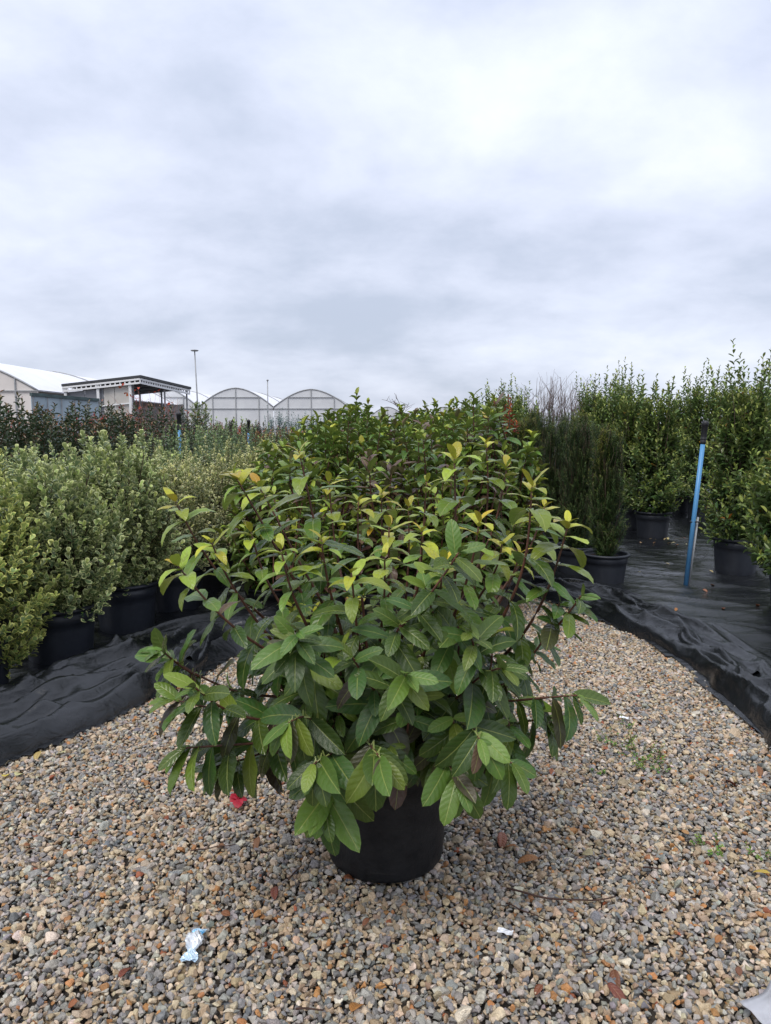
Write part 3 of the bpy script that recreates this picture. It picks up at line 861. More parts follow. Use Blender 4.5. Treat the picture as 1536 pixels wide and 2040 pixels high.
for px0, nm in ((772, 'small far white tunnel with a low arch behind the leafless sapling'), (885, 'small far white tunnel half hidden by the clipped green shrubs')):
    FY = 112.0
    g = empty('greenhouse', (at(px0, 830, FY)[0], FY, 0), nm, 'greenhouse', None)
    tunnel(g, 0, 2.5, at(px0, 829, FY)[2], at(px0, 811, FY)[2], 30, M_FILM, M_ROOFW, M_STEEL, (-0.5, 0, 0.5), (at(px0, 829, FY)[2],), 2)

# big cream tunnel by the frame's edge
TY = 42.0
xe = at(76, 779, TY)[0]; hwT = 5.6
g = empty('polytunnel', (xe - hwT, TY, 0), 'large cream and white arched polytunnel beside the open shed', 'polytunnel')
tunnel(g, 0, hwT, at(76, 779, TY)[2], at(-116, 707, TY)[2], 40, M_FILM2, M_ROOFW, M_STEEL, (-0.5, 0, 0.5, 0.78), (at(76, 779, TY)[2],), 3)

# open shed: near corner, wall end A (away to one side), wall end B
sh = empty('open_shed', (0, 0, 0), 'open fronted shed with dark flat roof and pale plastic panel walls', 'shed')
SY = 30.0
c0 = at(280, 747, SY); sc_ = SY / 26.0
A = at(122, 765, 27.2 * sc_); B = at(381, 771, 28.85 * sc_)
D4 = np.array((A[0] + B[0] - c0[0], A[1] + B[1] - c0[1], A[2] + B[2] - c0[2]))
panel('roof', [c0, B, D4, A], 0.10, M_DARK, sh)
ux = (A - c0); uy = (B - c0)
P_ = lambda a, b, dz: tuple(c0 + ux * a + uy * b + np.array((0, 0, dz)))
G_ = lambda a, b, z: (float((c0 + ux * a + uy * b)[0]), float((c0 + ux * a + uy * b)[1]), z)
# fascia with the slotted clerestory under the roof edge
for (a0, b0, a1, b1, n) in ((0.015, 0.01, 0.99, 0.01, 16), (0.015, 0.012, 0.015, 0.985, 22)):
    for dz in (-0.15, -0.30):
        beam('fascia_rail', P_(a0, b0, dz), P_(a1, b1, dz), 0.07, M_WHITE, sh)
    for k in range(n + 1):
        t = k / n
        beam('fascia_bar', P_(a0 + (a1 - a0) * t, b0 + (b1 - b0) * t, -0.14), P_(a0 + (a1 - a0) * t, b0 + (b1 - b0) * t, -0.30), 0.045, M_WHITE, sh)
wa = 0.15
for t in (wa, 0.55, 0.97):
    beam('post', G_(t, 0.03, 0.0), P_(t, 0.03, -0.12), 0.11, M_WHITE, sh)
for b in (0.06, 0.5, 0.96):
    beam('post', G_(0.05 if b > 0.4 else wa, b + 0.02, 0.0), P_(0.05 if b > 0.4 else wa, b + 0.02, -0.12), 0.06, M_STEEL, sh)
# side wall of panels
for t0, t1, m_ in ((wa, 0.36, M_PCC), (0.36, 0.5, M_PCC), (0.5, 0.74, M_PCG), (0.74, 0.97, M_PCG)):
    panel('wall_panel', [G_(t0 + .004, 0.05, 0.0), G_(t1 - .004, 0.05, 0.0), P_(t1 - .004, 0.05, -0.33), P_(t0 + .004, 0.05, -0.33)], -0.03, m_, sh)
for dz in (-1.05, -2.0):
    beam('rail', P_(wa, 0.035, dz), P_(0.97, 0.035, dz), 0.05, M_WHITE, sh)
# back walls seen through the open front
for b0, b1 in ((0.04, 0.35), (0.35, 0.66), (0.66, 0.97)):
    panel('wall_panel', [G_(0.93, b0 + .005, 0), G_(0.93, b1 - .005, 0), P_(0.93, b1 - .005, -0.9), P_(0.93, b0 + .005, -0.9)], 0.03, M_PCW, sh)
for a0, a1 in ((0.07, 0.35), (0.35, 0.64), (0.64, 0.93)):
    panel('wall_panel', [G_(a0 + .005, 0.95, 0), G_(a1 - .005, 0.95, 0), P_(a1 - .005, 0.95, -0.75), P_(a0 + .005, 0.95, -0.75)], -0.03, M_PCW, sh)
    beam('post', G_(a1, 0.93, 0), P_(a1, 0.93, -0.12), 0.06, M_STEEL, sh)
for b in (0.2, 0.4, 0.6, 0.8):
    beam('roof_purlin', P_(0.03, b, -0.16), P_(0.97, b, -0.16), 0.08, M_STEEL, sh)

# pale blue net screen
n0 = at(62, 783, 24.0); n1_ = at(196, 795, 27.0)
sc2 = empty('net_screen', (0, 0, 0), 'pale blue net screen with dark top edge in front of the polytunnel', 'screen')
NP = 5
for k in range(NP):
    p = n0 + (n1_ - n0) * k / NP; q = n0 + (n1_ - n0) * (k + 1) / NP
    panel('net_panel', [(p[0], p[1], 0), (q[0] - .01, q[1], 0), (q[0] - .01, q[1], q[2]), (p[0], p[1], p[2])], 0.02, M_NET, sc2)
    beam('top_edge', (p[0], p[1] - .03, p[2] - 0.04), (q[0], q[1] - .03, q[2] - 0.03), 0.10, M_NETT, sc2)
for k in range(NP + 1):
    p = n0 + (n1_ - n0) * k / NP
    beam('post', (p[0], p[1] + .06, 0), (p[0], p[1] + .06, p[2]), 0.06, M_STEEL, sc2)

# masts
for (px, pt, Ym, rad, cap, lb) in ((391, 699, 46.0, 0.045, True, 'tall thin steel mast with a small flat cap behind the shed'),
                                   (533, 758, 60.0, 0.05, False, 'thin steel mast standing in front of the arched greenhouse')):
    t_ = at(px, pt, Ym)
    r_ = empty('mast', (t_[0], Ym, 0), lb, 'mast')
    v, f = tubes([([(0, 0, 0), (-0.02, 0, t_[2] * .5), (-0.1 if cap else 0, 0, t_[2])], [rad * 1.3, rad, rad * .8])], 6)
    obj('pole', mesh_from('pole', v, f, True, M_STEEL), r_)
    v, f = lathe([(0, 0), (0.09 if not cap else 0.2, 0.02), (0.1 if not cap else 0.26, 0.08), (0.05, 0.12), (0, 0.13)], 10)
    c_ = obj('cap', mesh_from('cap', v, f, True, M_STEEL), r_); c_.location = (-0.1 if cap else 0, 0, t_[2] - 0.04)

# ------------------------------------------------------------------ shrub kinds
POTS = {'big': (0.175, 0.205, 0.36), 'mid': (0.155, 0.19, 0.30), 'low': (0.17, 0.2, 0.30)}


def build_shrub(name, loc, lv, temps, mat, stems, stem_mat, label, cat, group, pot, potmat, n_obj=0, cz=0.7, rz=0.0, extra=None):
    root = empty(name, loc, label, cat, group, rz)
    if pot: add_pot(root, *POTS[pot], potmat)
    if stems is not None:
        obj('stems', mesh_from('stems', stems[0], stems[1], True, stem_mat), root)
    if n_obj:
        big_, lv = pick(lv, loc, n_obj, cz)
        leaf_objects(big_, temps, mat, root)
    o = obj('foliage', bulk('foliage', lv, temps, mat), root); o['kind'] = 'stuff'
    return root


def dup(root, loc, rz, scale, label, group):
    r_ = root.copy(); COL.objects.link(r_); r_.location = loc; r_.rotation_euler = (0, 0, rz); r_.scale = scale
    if label: r_['label'] = label
    if group: r_['group'] = group
    for ch in root.children:
        if ch.name.startswith('leaf'): continue
        c_ = ch.copy(); COL.objects.link(c_); c_.parent = r_
        for g_ in ch.children:
            d_ = g_.copy(); COL.objects.link(d_); d_.parent = c_
    return r_


def pitto(seed, H, Rr, n=260, z0=0.30, nper=15, leaders=14, ln=0.044, lead=0.16, spiky=0.0):
    prof = lambda h: Rr * np.clip(np.sin(np.clip(0.16 + h * 0.80, 0, 1) * math.pi) ** 0.62, 0.25, 1)
    P0, D, L, B = crown_shoots(n, z0, H - lead * 0.7, prof, 0.22, 0.95 - spiky * .35, 0.62, seed, leaders, lead, lump=0.2)
    r = np.random.default_rng(seed + 500)
    lv = shoot_leaves(P0, D, L, B, nper, 1.15, 0.5, ln, 0.33, 0.15, age0=0.05, age1=0.9, up=0.3, tipscale=0.75, r=r)
    return lv, shoot_stems(P0, D, L, B, 0.004, 0.28, 3, 3)


def vib(seed, H, Rr, ns=34, ln=0.14, purple=0.06, z0=0.36):
    r = np.random.default_rng(seed)
    prof = lambda h: Rr * np.clip(1 - 0.55 * h ** 2, 0.2, 1) * np.clip(0.55 + h * 1.6, 0, 1)
    P0, D, L, B = crown_shoots(ns, z0, H - 0.16, prof, 0.44, 0.6, 0.3, seed, 7, 0.28, lump=0.2)
    lv = shoot_leaves(P0, D, L, B, 14, 1.35, 0.55, ln, 0.225, 0.08, True, age0=0.26, age1=0.64, up=0.55, tipscale=0.68, droop=0.40, r=r)
    pm = r.random(len(lv)) < purple; lv.age[pm] = 1.0
    return lv, shoot_stems(P0, D, L, B, 0.007, 0.3, 5, 1, 4)


def laurel(seed, H, Rr, n=260, z0=0.32, ln=0.066, leaders=18, lead=0.42):
    prof = lambda h: Rr * np.clip(1.05 - 0.72 * h ** 1.9, 0.2, 1) * np.clip(0.72 + h * 1.5, 0, 1)
    P0, D, L, B = crown_shoots(n, z0, H - 0.32, prof, 0.30, 0.8, 0.5, seed, leaders, lead, lump=0.2)
    r = np.random.default_rng(seed + 900)
    lv = shoot_leaves(P0, D, L, B, 13, 1.1, 0.45, ln, 0.205, 0.12, age0=0.10, age1=0.84, up=0.3, tipscale=0.6, r=r)
    lv.age = np.clip(lv.age - 0.25 * (lv.pos[:, 2] / H) + 0.12, 0, 0.94)
    lv.age[r.random(len(lv)) < 0.006] = 1.0
    return lv, shoot_stems(P0, D, L, B, 0.005, 0.28, 3, 3)


def yew(seed, H, Rr, n=230, yellow=0.0):
    r = np.random.default_rng(seed)
    prof = lambda h: Rr * np.clip(1.0 - 0.6 * h ** 3, 0.2, 1) * np.clip(0.7 + h * 1.2, 0, 1)
    P0, D, L, B = crown_shoots(n, 0.28, H - 0.08, prof, 0.17, 0.55, 0.45, seed, 14, 0.13, lump=0.16)
    lv = shoot_leaves(P0, D, L, B, 40, 1.1, 0.8, 0.030, 0.11, 0.1, age0=0.25, age1=0.95, up=0.3, tipscale=0.8, r=r)
    lv.age = np.clip(lv.age - yellow * np.clip(lv.pos[:, 2] / H - 0.55, 0, 1) * 2.2 * (np.sin(np.arctan2(lv.pos[:, 1], lv.pos[:, 0]) * 2 + 1) * .5 + .5), 0, 1)
    return lv, shoot_stems(P0, D, L, B, 0.004, 0.26, 3, 4)


def photinia(seed, H, Rr, n=150, ln=0.085):
    prof = lambda h: Rr * np.clip(0.8 + 0.4 * h, 0, 1.05)
    P0, D, L, B = crown_shoots(n, 0.35, H - 0.15, prof, 0.32, 0.6, 0.4, seed, 12, 0.24, lump=0.2)
    r = np.random.default_rng(seed + 70)
    lv = shoot_leaves(P0, D, L, B, 14, 1.25, 0.6, ln, 0.19, 0.08, age0=0.06, age1=0.72, up=0.4, tipscale=0.6, droop=0.25, r=r)
    return lv, shoot_stems(P0, D, L, B, 0.005, 0.28, 4, 2)


def twiggy(seed, H, Rr, n, branch=3, r0=0.008):
    """bare upright twigs"""
    r = np.random.default_rng(seed); paths = []
    for i in range(n):
        a = r.uniform(0, 6.28); b0 = np.array((math.cos(a) * Rr * .3 * r.random(), math.sin(a) * Rr * .3 * r.random(), 0.0))
        h = H * r.uniform(0.65, 1.0); q = Rr * math.sqrt(r.random())
        t = np.linspace(0, 1, 7)[:, None]
        tip = np.array((math.cos(a) * q, math.sin(a) * q, h))
        p = b0 + (tip - b0) * t; p[1:, :2] += np.cumsum(r.normal(0, 0.012 * H, (6, 2)), 0)
        paths.append((p, np.linspace(r0, r0 * .3, 7)))
        for k in range(branch):
            j = r.integers(2, 6); d = np.array((r.normal(0, .5), r.normal(0, .5), 1.0)) * H * r.uniform(0.12, 0.26)
            tt = np.linspace(0, 1, 4)[:, None]
            pp = p[j] + d * tt; pp[1:] += r.normal(0, 0.008 * H, (3, 3)); paths.append((pp, np.linspace(r0 * .5, r0 * .2, 4)))
    return tubes(paths, 3), paths


# ---- variegated shrubs
def left(px, Y, top):
    t = at(px, top, Y)
    return (gx(px, Y), Y, 0.0), t[2]


near_p = [(-62, 3.75, 880, 0.42, 'pitg', 'yellow edged variegated shrub with foliage spilling down to the black fabric', 300),
          (120, 4.30, 890, 0.37, 'pit', 'grey green variegated shrub with a green weed tuft in its pot', 300),
          (252, 4.95, 852, 0.37, 'pit', 'tallest grey green variegated shrub with round bright leaves on its topmost shoots', 300),
          (352, 5.50, 895, 0.36, 'pity', 'white and cream variegated shrub behind the big viburnum in a black pot', 200)]
kinds = {'pit': M_PIT, 'pitg': M_PITG, 'pity': M_PITY, 'olv': M_OLV}
PROTO = {}
for i, (px, Y, top, Rr, k, lab, no) in enumerate(near_p):
    loc, H = left(px, Y, top)
    lv, st = pitto(40 + i, H, Rr, n=330, nper=16, z0=0.12 if i == 0 else 0.32, ln=0.040 if k == 'pity' else 0.052, spiky=0.5)
    PROTO.setdefault(k, build_shrub('variegated_shrub', loc, lv, T_PIT, kinds[k], st, M_WOOD, lab, 'shrub', 'variegated shrubs in black pots', 'big', M_POTG, no, 0.75))
lv, st = pitto(61, 1.25, 0.40, 300, nper=15, spiky=0.6); pA = build_shrub('variegated_shrub', (gx(60, 5.4), 5.4, 0), lv, T_PITL, M_PIT, st, M_WOOD,
    'variegated shrub in the second row behind the potted front ones', 'shrub', 'variegated shrubs in the back rows', 'big', M_POT)
lv, st = pitto(62, 1.20, 0.38, 300, nper=15, ln=0.038, spiky=0.2); pB = build_shrub('cream_variegated_shrub', (gx(405, 6.3), 6.3, 0), lv, T_PITL, M_PITY, st, M_WOOD,
    'bushy cream leaved variegated shrub in the back rows', 'shrub', 'cream shrubs in the back rows', 'big', M_POT)
lv, st = pitto(63, 1.35, 0.34, 260, nper=16, ln=0.038, leaders=26, lead=0.3, spiky=1.0); pC = build_shrub('olive_green_shrub', (gx(450, 7.8), 7.8, 0), lv, T_PITL, M_OLV, st, M_WOOD,
    'upright olive green shrub with spiky shoots in the back rows', 'shrub', 'olive green upright shrubs', 'big', M_POT)
LA, LB, LC = pA['label'], pB['label'], pC['label']
rows = [(pA, [(190, 5.9, 888), (310, 6.2, 880), (-30, 5.0, 925), (110, 6.6, 890), (240, 7.0, 872), (20, 6.4, 900), (350, 7.4, 878)]),
        (pB, [(350, 6.9, 893), (470, 7.2, 880), (520, 8.6, 872), (430, 8.6, 872), (560, 9.6, 868)]),
        (pC, [(400, 7.3, 862), (330, 8.6, 866), (480, 9.2, 856), (420, 9.8, 850), (530, 10.6, 858), (590, 11.5, 858), (385, 9.0, 868), (455, 11.5, 846), (620, 10.6, 866)])]
for pr, ls in rows:
    H0 = {pA: 1.25, pB: 1.20, pC: 1.35}[pr]
    for px, Y, top in ls:
        loc, H = left(px, Y, top); s_ = H / H0
        dup(pr, loc, rng.uniform(0, 6.28), (max(s_, .9), max(s_, .9), s_), None, None)

# green weed tuft in the second pot, done as part of that plant's pot
# ---- photinia hedge row
PH = [(-50, 6.8, 800), (25, 7.4, 788), (85, 8.0, 802), (145, 8.6, 812), (200, 9.2, 806), (255, 9.9, 810), (300, 10.8, 814), (345, 11.8, 822), (385, 13.2, 828), (425, 14.8, 832), (462, 16.6, 834), (498, 18.5, 840), (535, 20.5, 846), (110, 9.6, 806), (230, 11.2, 806), (20, 8.8, 796)]
protos = []
for i in range(3):
    px, Y, top = PH[i]; loc, H = left(px, Y, top)
    lv, st = photinia(80 + i, H, 0.42, 170)
    protos.append((build_shrub('photinia_shrub', loc, lv, T_LAU if i < 2 else T_LAU, M_PHO, st, M_WOOD,
                   'dark glossy photinia shrub with bronze tips in the tall row before the net screen', 'shrub', 'photinia row', 'mid', M_POT), H))
for i, (px, Y, top) in enumerate(PH[3:]):
    loc, H = left(px, Y, top); pr, H0 = protos[i % 3]
    dup(pr, loc, rng.uniform(0, 6.28), (1.0, 1.0, H / H0), *((None, None) if px < 260 else ('dark glossy photinia shrub in the row between the shed and the greenhouse', 'photinias before the greenhouse')))

# dark red low hedge below the shed wall, reddish shrubs, grey conifers
lv, st = photinia(91, 1.5, 0.5, 150); lv.age = rng.random(len(lv))
rp = None
for px, Y, top in ((205, 17, 818), (235, 17.3, 820), (480, 22, 840), (450, 22.4, 838)):
    loc, H = left(px, Y, top)
    if rp is None: rp = build_shrub('red_leaved_shrub', loc, lv, T_PITL, M_RED, st, M_WOOD, 'dark red leaved shrub behind the photinia row', 'shrub', 'dark red shrubs', 'mid', M_POT); rp.scale = (1, 1, H / 1.5)
    else: dup(rp, loc, 1.0 * px, (1, 1, H / 1.5), None, None)
lv, st = pitto(95, 1.2, 0.4, 120, nper=12, ln=0.045, leaders=20, lead=0.25, spiky=0.6)
rp = None
for px, Y, top in ((505, 12.6, 868), (545, 13.2, 864), (585, 13.0, 866), (600, 15.0, 858), (560, 16.5, 856), (520, 15.5, 858)):
    loc, H = left(px, Y, top)
    if rp is None: rp = build_shrub('reddish_shrub', loc, lv, T_PITL, M_NAN, st, M_WOOD, 'loose reddish brown shrub between the green rows', 'shrub', 'reddish shrubs', 'mid', M_POT); rp.scale = (1, 1, H / 1.2)
    else: dup(rp, loc, 1.0 * px, (1, 1, H / 1.2), None, None)
rp = None
for px, Y, top in ((553, 24, 814), (580, 25, 824), (605, 24.5, 826), (632, 25, 822), (650, 26, 828)):
    loc, H = left(px, Y, top)
    if rp is None:
        lv, st = pitto(97, H, 0.52, 240, nper=12, ln=0.06, leaders=24, lead=0.4, spiky=0.8, z0=0.2); H0 = H
        rp = build_shrub('grey_conifer', loc, lv, T_NEE, M_GRY, st, M_WOOD, 'feathery blue grey conifer bush in front of the greenhouse', 'conifer', 'blue grey conifers', 'mid', M_POT)
    else: dup(rp, loc, 1.0 * px, (1.0, 1.0, H / H0), None, None)

# red-tipped bare shrubs before the shed, bare sapling, bare dark bushes
M_RSTEM = M_RTWIG
for j, (px, Y, top, n, rr) in enumerate(((300, 15.0, 775, 26, 0.5), (335, 15.6, 792, 24, 0.5), (272, 15.4, 800, 18, 0.4), (365, 16.2, 808, 18, 0.45))):
    loc, H = left(px, Y, top)
    (v, f), paths = twiggy(200 + j, H, rr, n, 2, 0.007)
    root = empty('twiggy_shrub', loc, 'nearly bare pinkish twigged shrub with a few red leaves before the shed', 'shrub', 'twiggy red shrubs')
    obj('stems', mesh_from('stems', v, f, True, M_RTWIG), root)
    tips = np.array([p[0][-1] for p in paths]); tips = tips[tips[:, 2] > H * 0.72][:8 if j < 1 else 3]
    tips = np.repeat(tips, 2, 0) + rng.normal(0, 0.02, (len(tips) * 2, 3))
    d = norm(rng.normal(0, 1, tips.shape)); lv = Leaves(tips, d, rng.normal(0, 1, tips.shape) + (0, 0, 1), np.full(len(tips), .08), np.full(len(tips), .03), .2 + rng.random(len(tips)) * .5)
    o = obj('foliage', bulk('foliage', lv, T_PITL, M_RED), root); o['kind'] = 'stuff'
# small clipped tree on a thin stem
loc, H = left(400, 26, 796)
lv, st = pitto(300, H, 0.40, 110, z0=H - 0.85, nper=12, ln=0.06, leaders=4, lead=.1)
root = build_shrub('clipped_tree', loc, lv, T_PITL, M_LAU, None, M_WOOD, 'small round headed green tree standing by the tall mast', 'tree', None, None, None)
v, f = tubes([([(0, 0, 0), (0.02, 0, H * .5), (0, 0, H - .5)], [.03, .025, .02])], 6); obj('trunk', mesh_from('trunk', v, f, True, M_WOOD), root)
# leafless sapling
loc, H = left(800, 21, 776)
root = empty('bare_sapling', loc, 'leafless sapling with crooked twigs rising behind the viburnum rows', 'tree')
r = np.random.default_rng(5); paths = [([(0, 0, 0), (.02, 0, H * .4), (-.03, 0, H * .68), (0.0, 0, H * .8)], [.025, .02, .015, .012])]
for k in range(9):
    a = -0.9 + k * 0.23; L0 = H * r.uniform(.12, .24); p0 = np.array((0, 0, H * r.uniform(.66, .82)))
    t = np.linspace(0, 1, 6)[:, None]; d = np.array((math.sin(a) * 1.3, r.normal(0, .4), math.cos(a) * .8))
    p = p0 + d * L0 * t; p[1:] += np.cumsum(r.normal(0, .018, (5, 3)), 0); paths.append((p, np.linspace(.010, .004, 6)))
    for q in range(3):
        j = r.integers(2, 5); pp = p[j] + np.array((r.normal(0, .5), r.normal(0, .5), .5)) * L0 * .5 * np.linspace(0, 1, 4)[:, None]
        paths.append((pp, np.linspace(.006, .003, 4)))
v, f = tubes(paths, 4); obj('trunk', mesh_from('trunk', v, f, True, M_BARE), root)
for j, (px, Y, top) in enumerate(((1075, 17, 752), (1105, 17.5, 748), (1135, 17, 750), (1160, 18, 756), (1055, 18, 770))):
    loc, H = left(px, Y, top)
    (v, f), _ = twiggy(220 + j, H, 0.45, 34, 4, 0.009)
    root = empty('bare_shrub', loc, 'leafless dark twigged bush behind the yew columns', 'shrub', 'leafless bushes')
    obj('stems', mesh_from('stems', v, f, True, M_BARE), root)

# ---- viburnum rows behind the big one
VL = 'potted viburnum in the second row behind the big one'
vprot = []
near_v = [(640, 5.0, 905, 0.40, 0.10, 'viburnum just behind the big one with pale tips and mixed green leaves', 170),
          (775, 4.95, 930, 0.38, 0.45, 'viburnum with many dull purple brown leaves just behind the big one', 170),
          (885, 5.0, 880, 0.40, 0.12, 'viburnum with drooping dark leaves just behind the big one on the yew side', 170),
          (965, 5.25, 806, 0.36, 0.10, 'tall viburnum rising above its neighbours beside the yews', 170)]
for i, (px, Y, top, Rr, pu, lab, no) in enumerate(near_v):
    loc, H = left(px, Y, top)
    lv, st = vib(120 + i, H, Rr, 44, purple=pu)
    vprot.append((build_shrub('viburnum_shrub', loc, lv, T_VIB, M_VIB, st, M_STEM, lab, 'shrub', 'viburnums behind the big one', 'mid', M_POT, no, .8), H))
vfar = []
for i, (px, Y, top) in enumerate(((590, 6.2, 880), (700, 6.4, 850), (830, 6.2, 862))):
    loc, H = left(px, Y, top); lv, st = vib(140 + i, H, 0.46, 58, purple=0.07)
    vfar.append((build_shrub('viburnum_shrub', loc, lv, T_VIBL, M_VIB, st, M_STEM, VL, 'shrub', 'viburnums in the second row', 'mid', M_POT), H))
vs_ = [(540, 5.3, 935), (1015, 5.9, 862), (930, 6.3, 838), (640, 7.5, 862), (730, 7.6, 848), (800, 7.5, 852), (880, 7.6, 842), (950, 7.7, 832), (570, 7.4, 880),
       (695, 9.2, 816), (770, 9.4, 838), (840, 9.2, 832), (905, 9.4, 830), (970, 9.3, 826), (650, 9.6, 852), (680, 11.6, 838), (740, 11.5, 834), (800, 11.6, 832), (862, 11.8, 826), (925, 11.8, 822), (980, 11.4, 822),
       (700, 14.2, 836), (752, 14.3, 832), (806, 14.2, 834), (858, 14.4, 826), (910, 14.4, 820), (960, 14, 822), (690, 17.5, 838), (735, 17.6, 836), (780, 17.5, 836), (825, 17.6, 836), (872, 17.4, 832), (920, 18, 826), (660, 13, 846), (640, 16, 848), (660, 20, 844)]
for i, (px, Y, top) in enumerate(vs_):
    loc, H = left(px, Y, top); pr, H0 = vfar[i % 3]
    w_ = 1.0 if Y < 10 else 1.25
    row_ = ['second', 'third', 'fourth', 'fifth', 'sixth', 'farthest'][int(np.searchsorted([6.9, 8.5, 10.5, 13.5, 17.2], Y))]
    dup(pr, loc, rng.uniform(0, 6.28), (w_, w_, H / H0), 'potted viburnum in the %s row behind the big one' % row_, 'viburnums in the %s row' % row_)

# ---- yews, right
YL = [(1206, 6.42, 835, 0.185, 0.6, 'yew column in the dark pot beside the rumpled fabric'), (1148, 6.85, 818, 0.20, 0.0, 'dark yew column in the pot just behind the yellow tinged one'),
      (1108, 7.5, 822, 0.22, 0.0, 'dark yew column next to the viburnum rows')]
yp = []
for i, (px, Y, top, Rr, ye, lab) in enumerate(YL):
    loc, H = left(px, Y, top); lv, st = yew(160 + i, H, Rr, 760 if i == 0 else 560, ye + 0.15)
    yp.append((build_shrub('yew', loc, lv, T_NEE, M_YEW, st, M_WOOD, lab, 'yew', 'yew columns', 'mid', M_POTG), H))
for i, (px, Y, top) in enumerate(((1048, 7.4, 815), (1080, 8.6, 808), (1020, 8.8, 822), (1150, 8.0, 806), (1185, 8.6, 830), (1125, 9.4, 806), (1060, 10.4, 800))):
    loc, H = left(px, Y, top); pr, H0 = yp[i % 3]
    dup(pr, loc, rng.uniform(0, 6.28), (0.92, 0.92, H / H0), 'dark yew column in the crowded rows behind the potted front yews', 'yews in the back rows')

# ---- bay laurels, right
LL = [(1466, 6.95, 702, 0.40, 'bay laurel with a tall leader in the pot beside the blue pole', 260), (1592, 5.35, 742, 0.44, 'bay laurel with large leaves leaning in at the edge of the bed', 260),
      (1300, 9.15, 738, 0.42, 'bushy bay laurel in the dark pot behind the blue pole', 0), (1397, 11.1, 728, 0.50, 'bay laurel with orange flecked leaves far behind the blue pole', 0)]
lp = []
for i, (px, Y, top, Rr, lab, no) in enumerate(LL):
    loc, H = left(px, Y, top); lv, st = laurel(180 + i, H, Rr, 380, ln=0.10 if i == 1 else 0.082)
    lp.append((build_shrub('bay_laurel', loc, lv, T_LAU, M_LAU, st, M_WOOD, lab, 'shrub', 'bay laurels in pots', 'big', M_POTG, no, 1.1), H))
for i, (px, Y, top) in enumerate(((1256, 9.9, 752), (1205, 11.0, 738), (1350, 11.8, 745), (1232, 13.0, 733), (1438, 12.8, 722), (1500, 11.0, 745), (1530, 9.0, 752), (1570, 8.0, 735), (1175, 14.5, 728),
                                 (1015, 14.0, 756), (985, 15.0, 766), (945, 16.0, 782), (915, 17, 790), (888, 19, 800), (1040, 12.5, 772))):
    loc, H = left(px, Y, top); pr, H0 = lp[2 + i % 2]
    sj = rng.uniform(0.9, 1.2); dup(pr, loc, rng.uniform(0, 6.28), (sj, sj, H / H0 * rng.uniform(0.93, 1.05)), *(('bay laurel beyond the viburnum rows and yews', 'bay laurels beyond the viburnums') if px < 1100 else
        ('bay laurel behind the blue pole, in the row after the potted front ones', 'bay laurels in the second row') if Y < 12.5 else ('bay laurel in the farthest row behind the blue pole', 'bay laurels in the farthest row')))
# a russet young shrub by the yews
loc, H = left(995, 7.6, 806); lv, st = photinia(240, H, 0.13, 26, 0.06); lv.age = rng.random(len(lv)) * 0.8
build_shrub('russet_shrub', loc, lv, T_LAU, M_RED, st, M_WOOD, 'slim russet red shrub between the viburnums and yews', 'shrub', None, 'mid', M_POT)

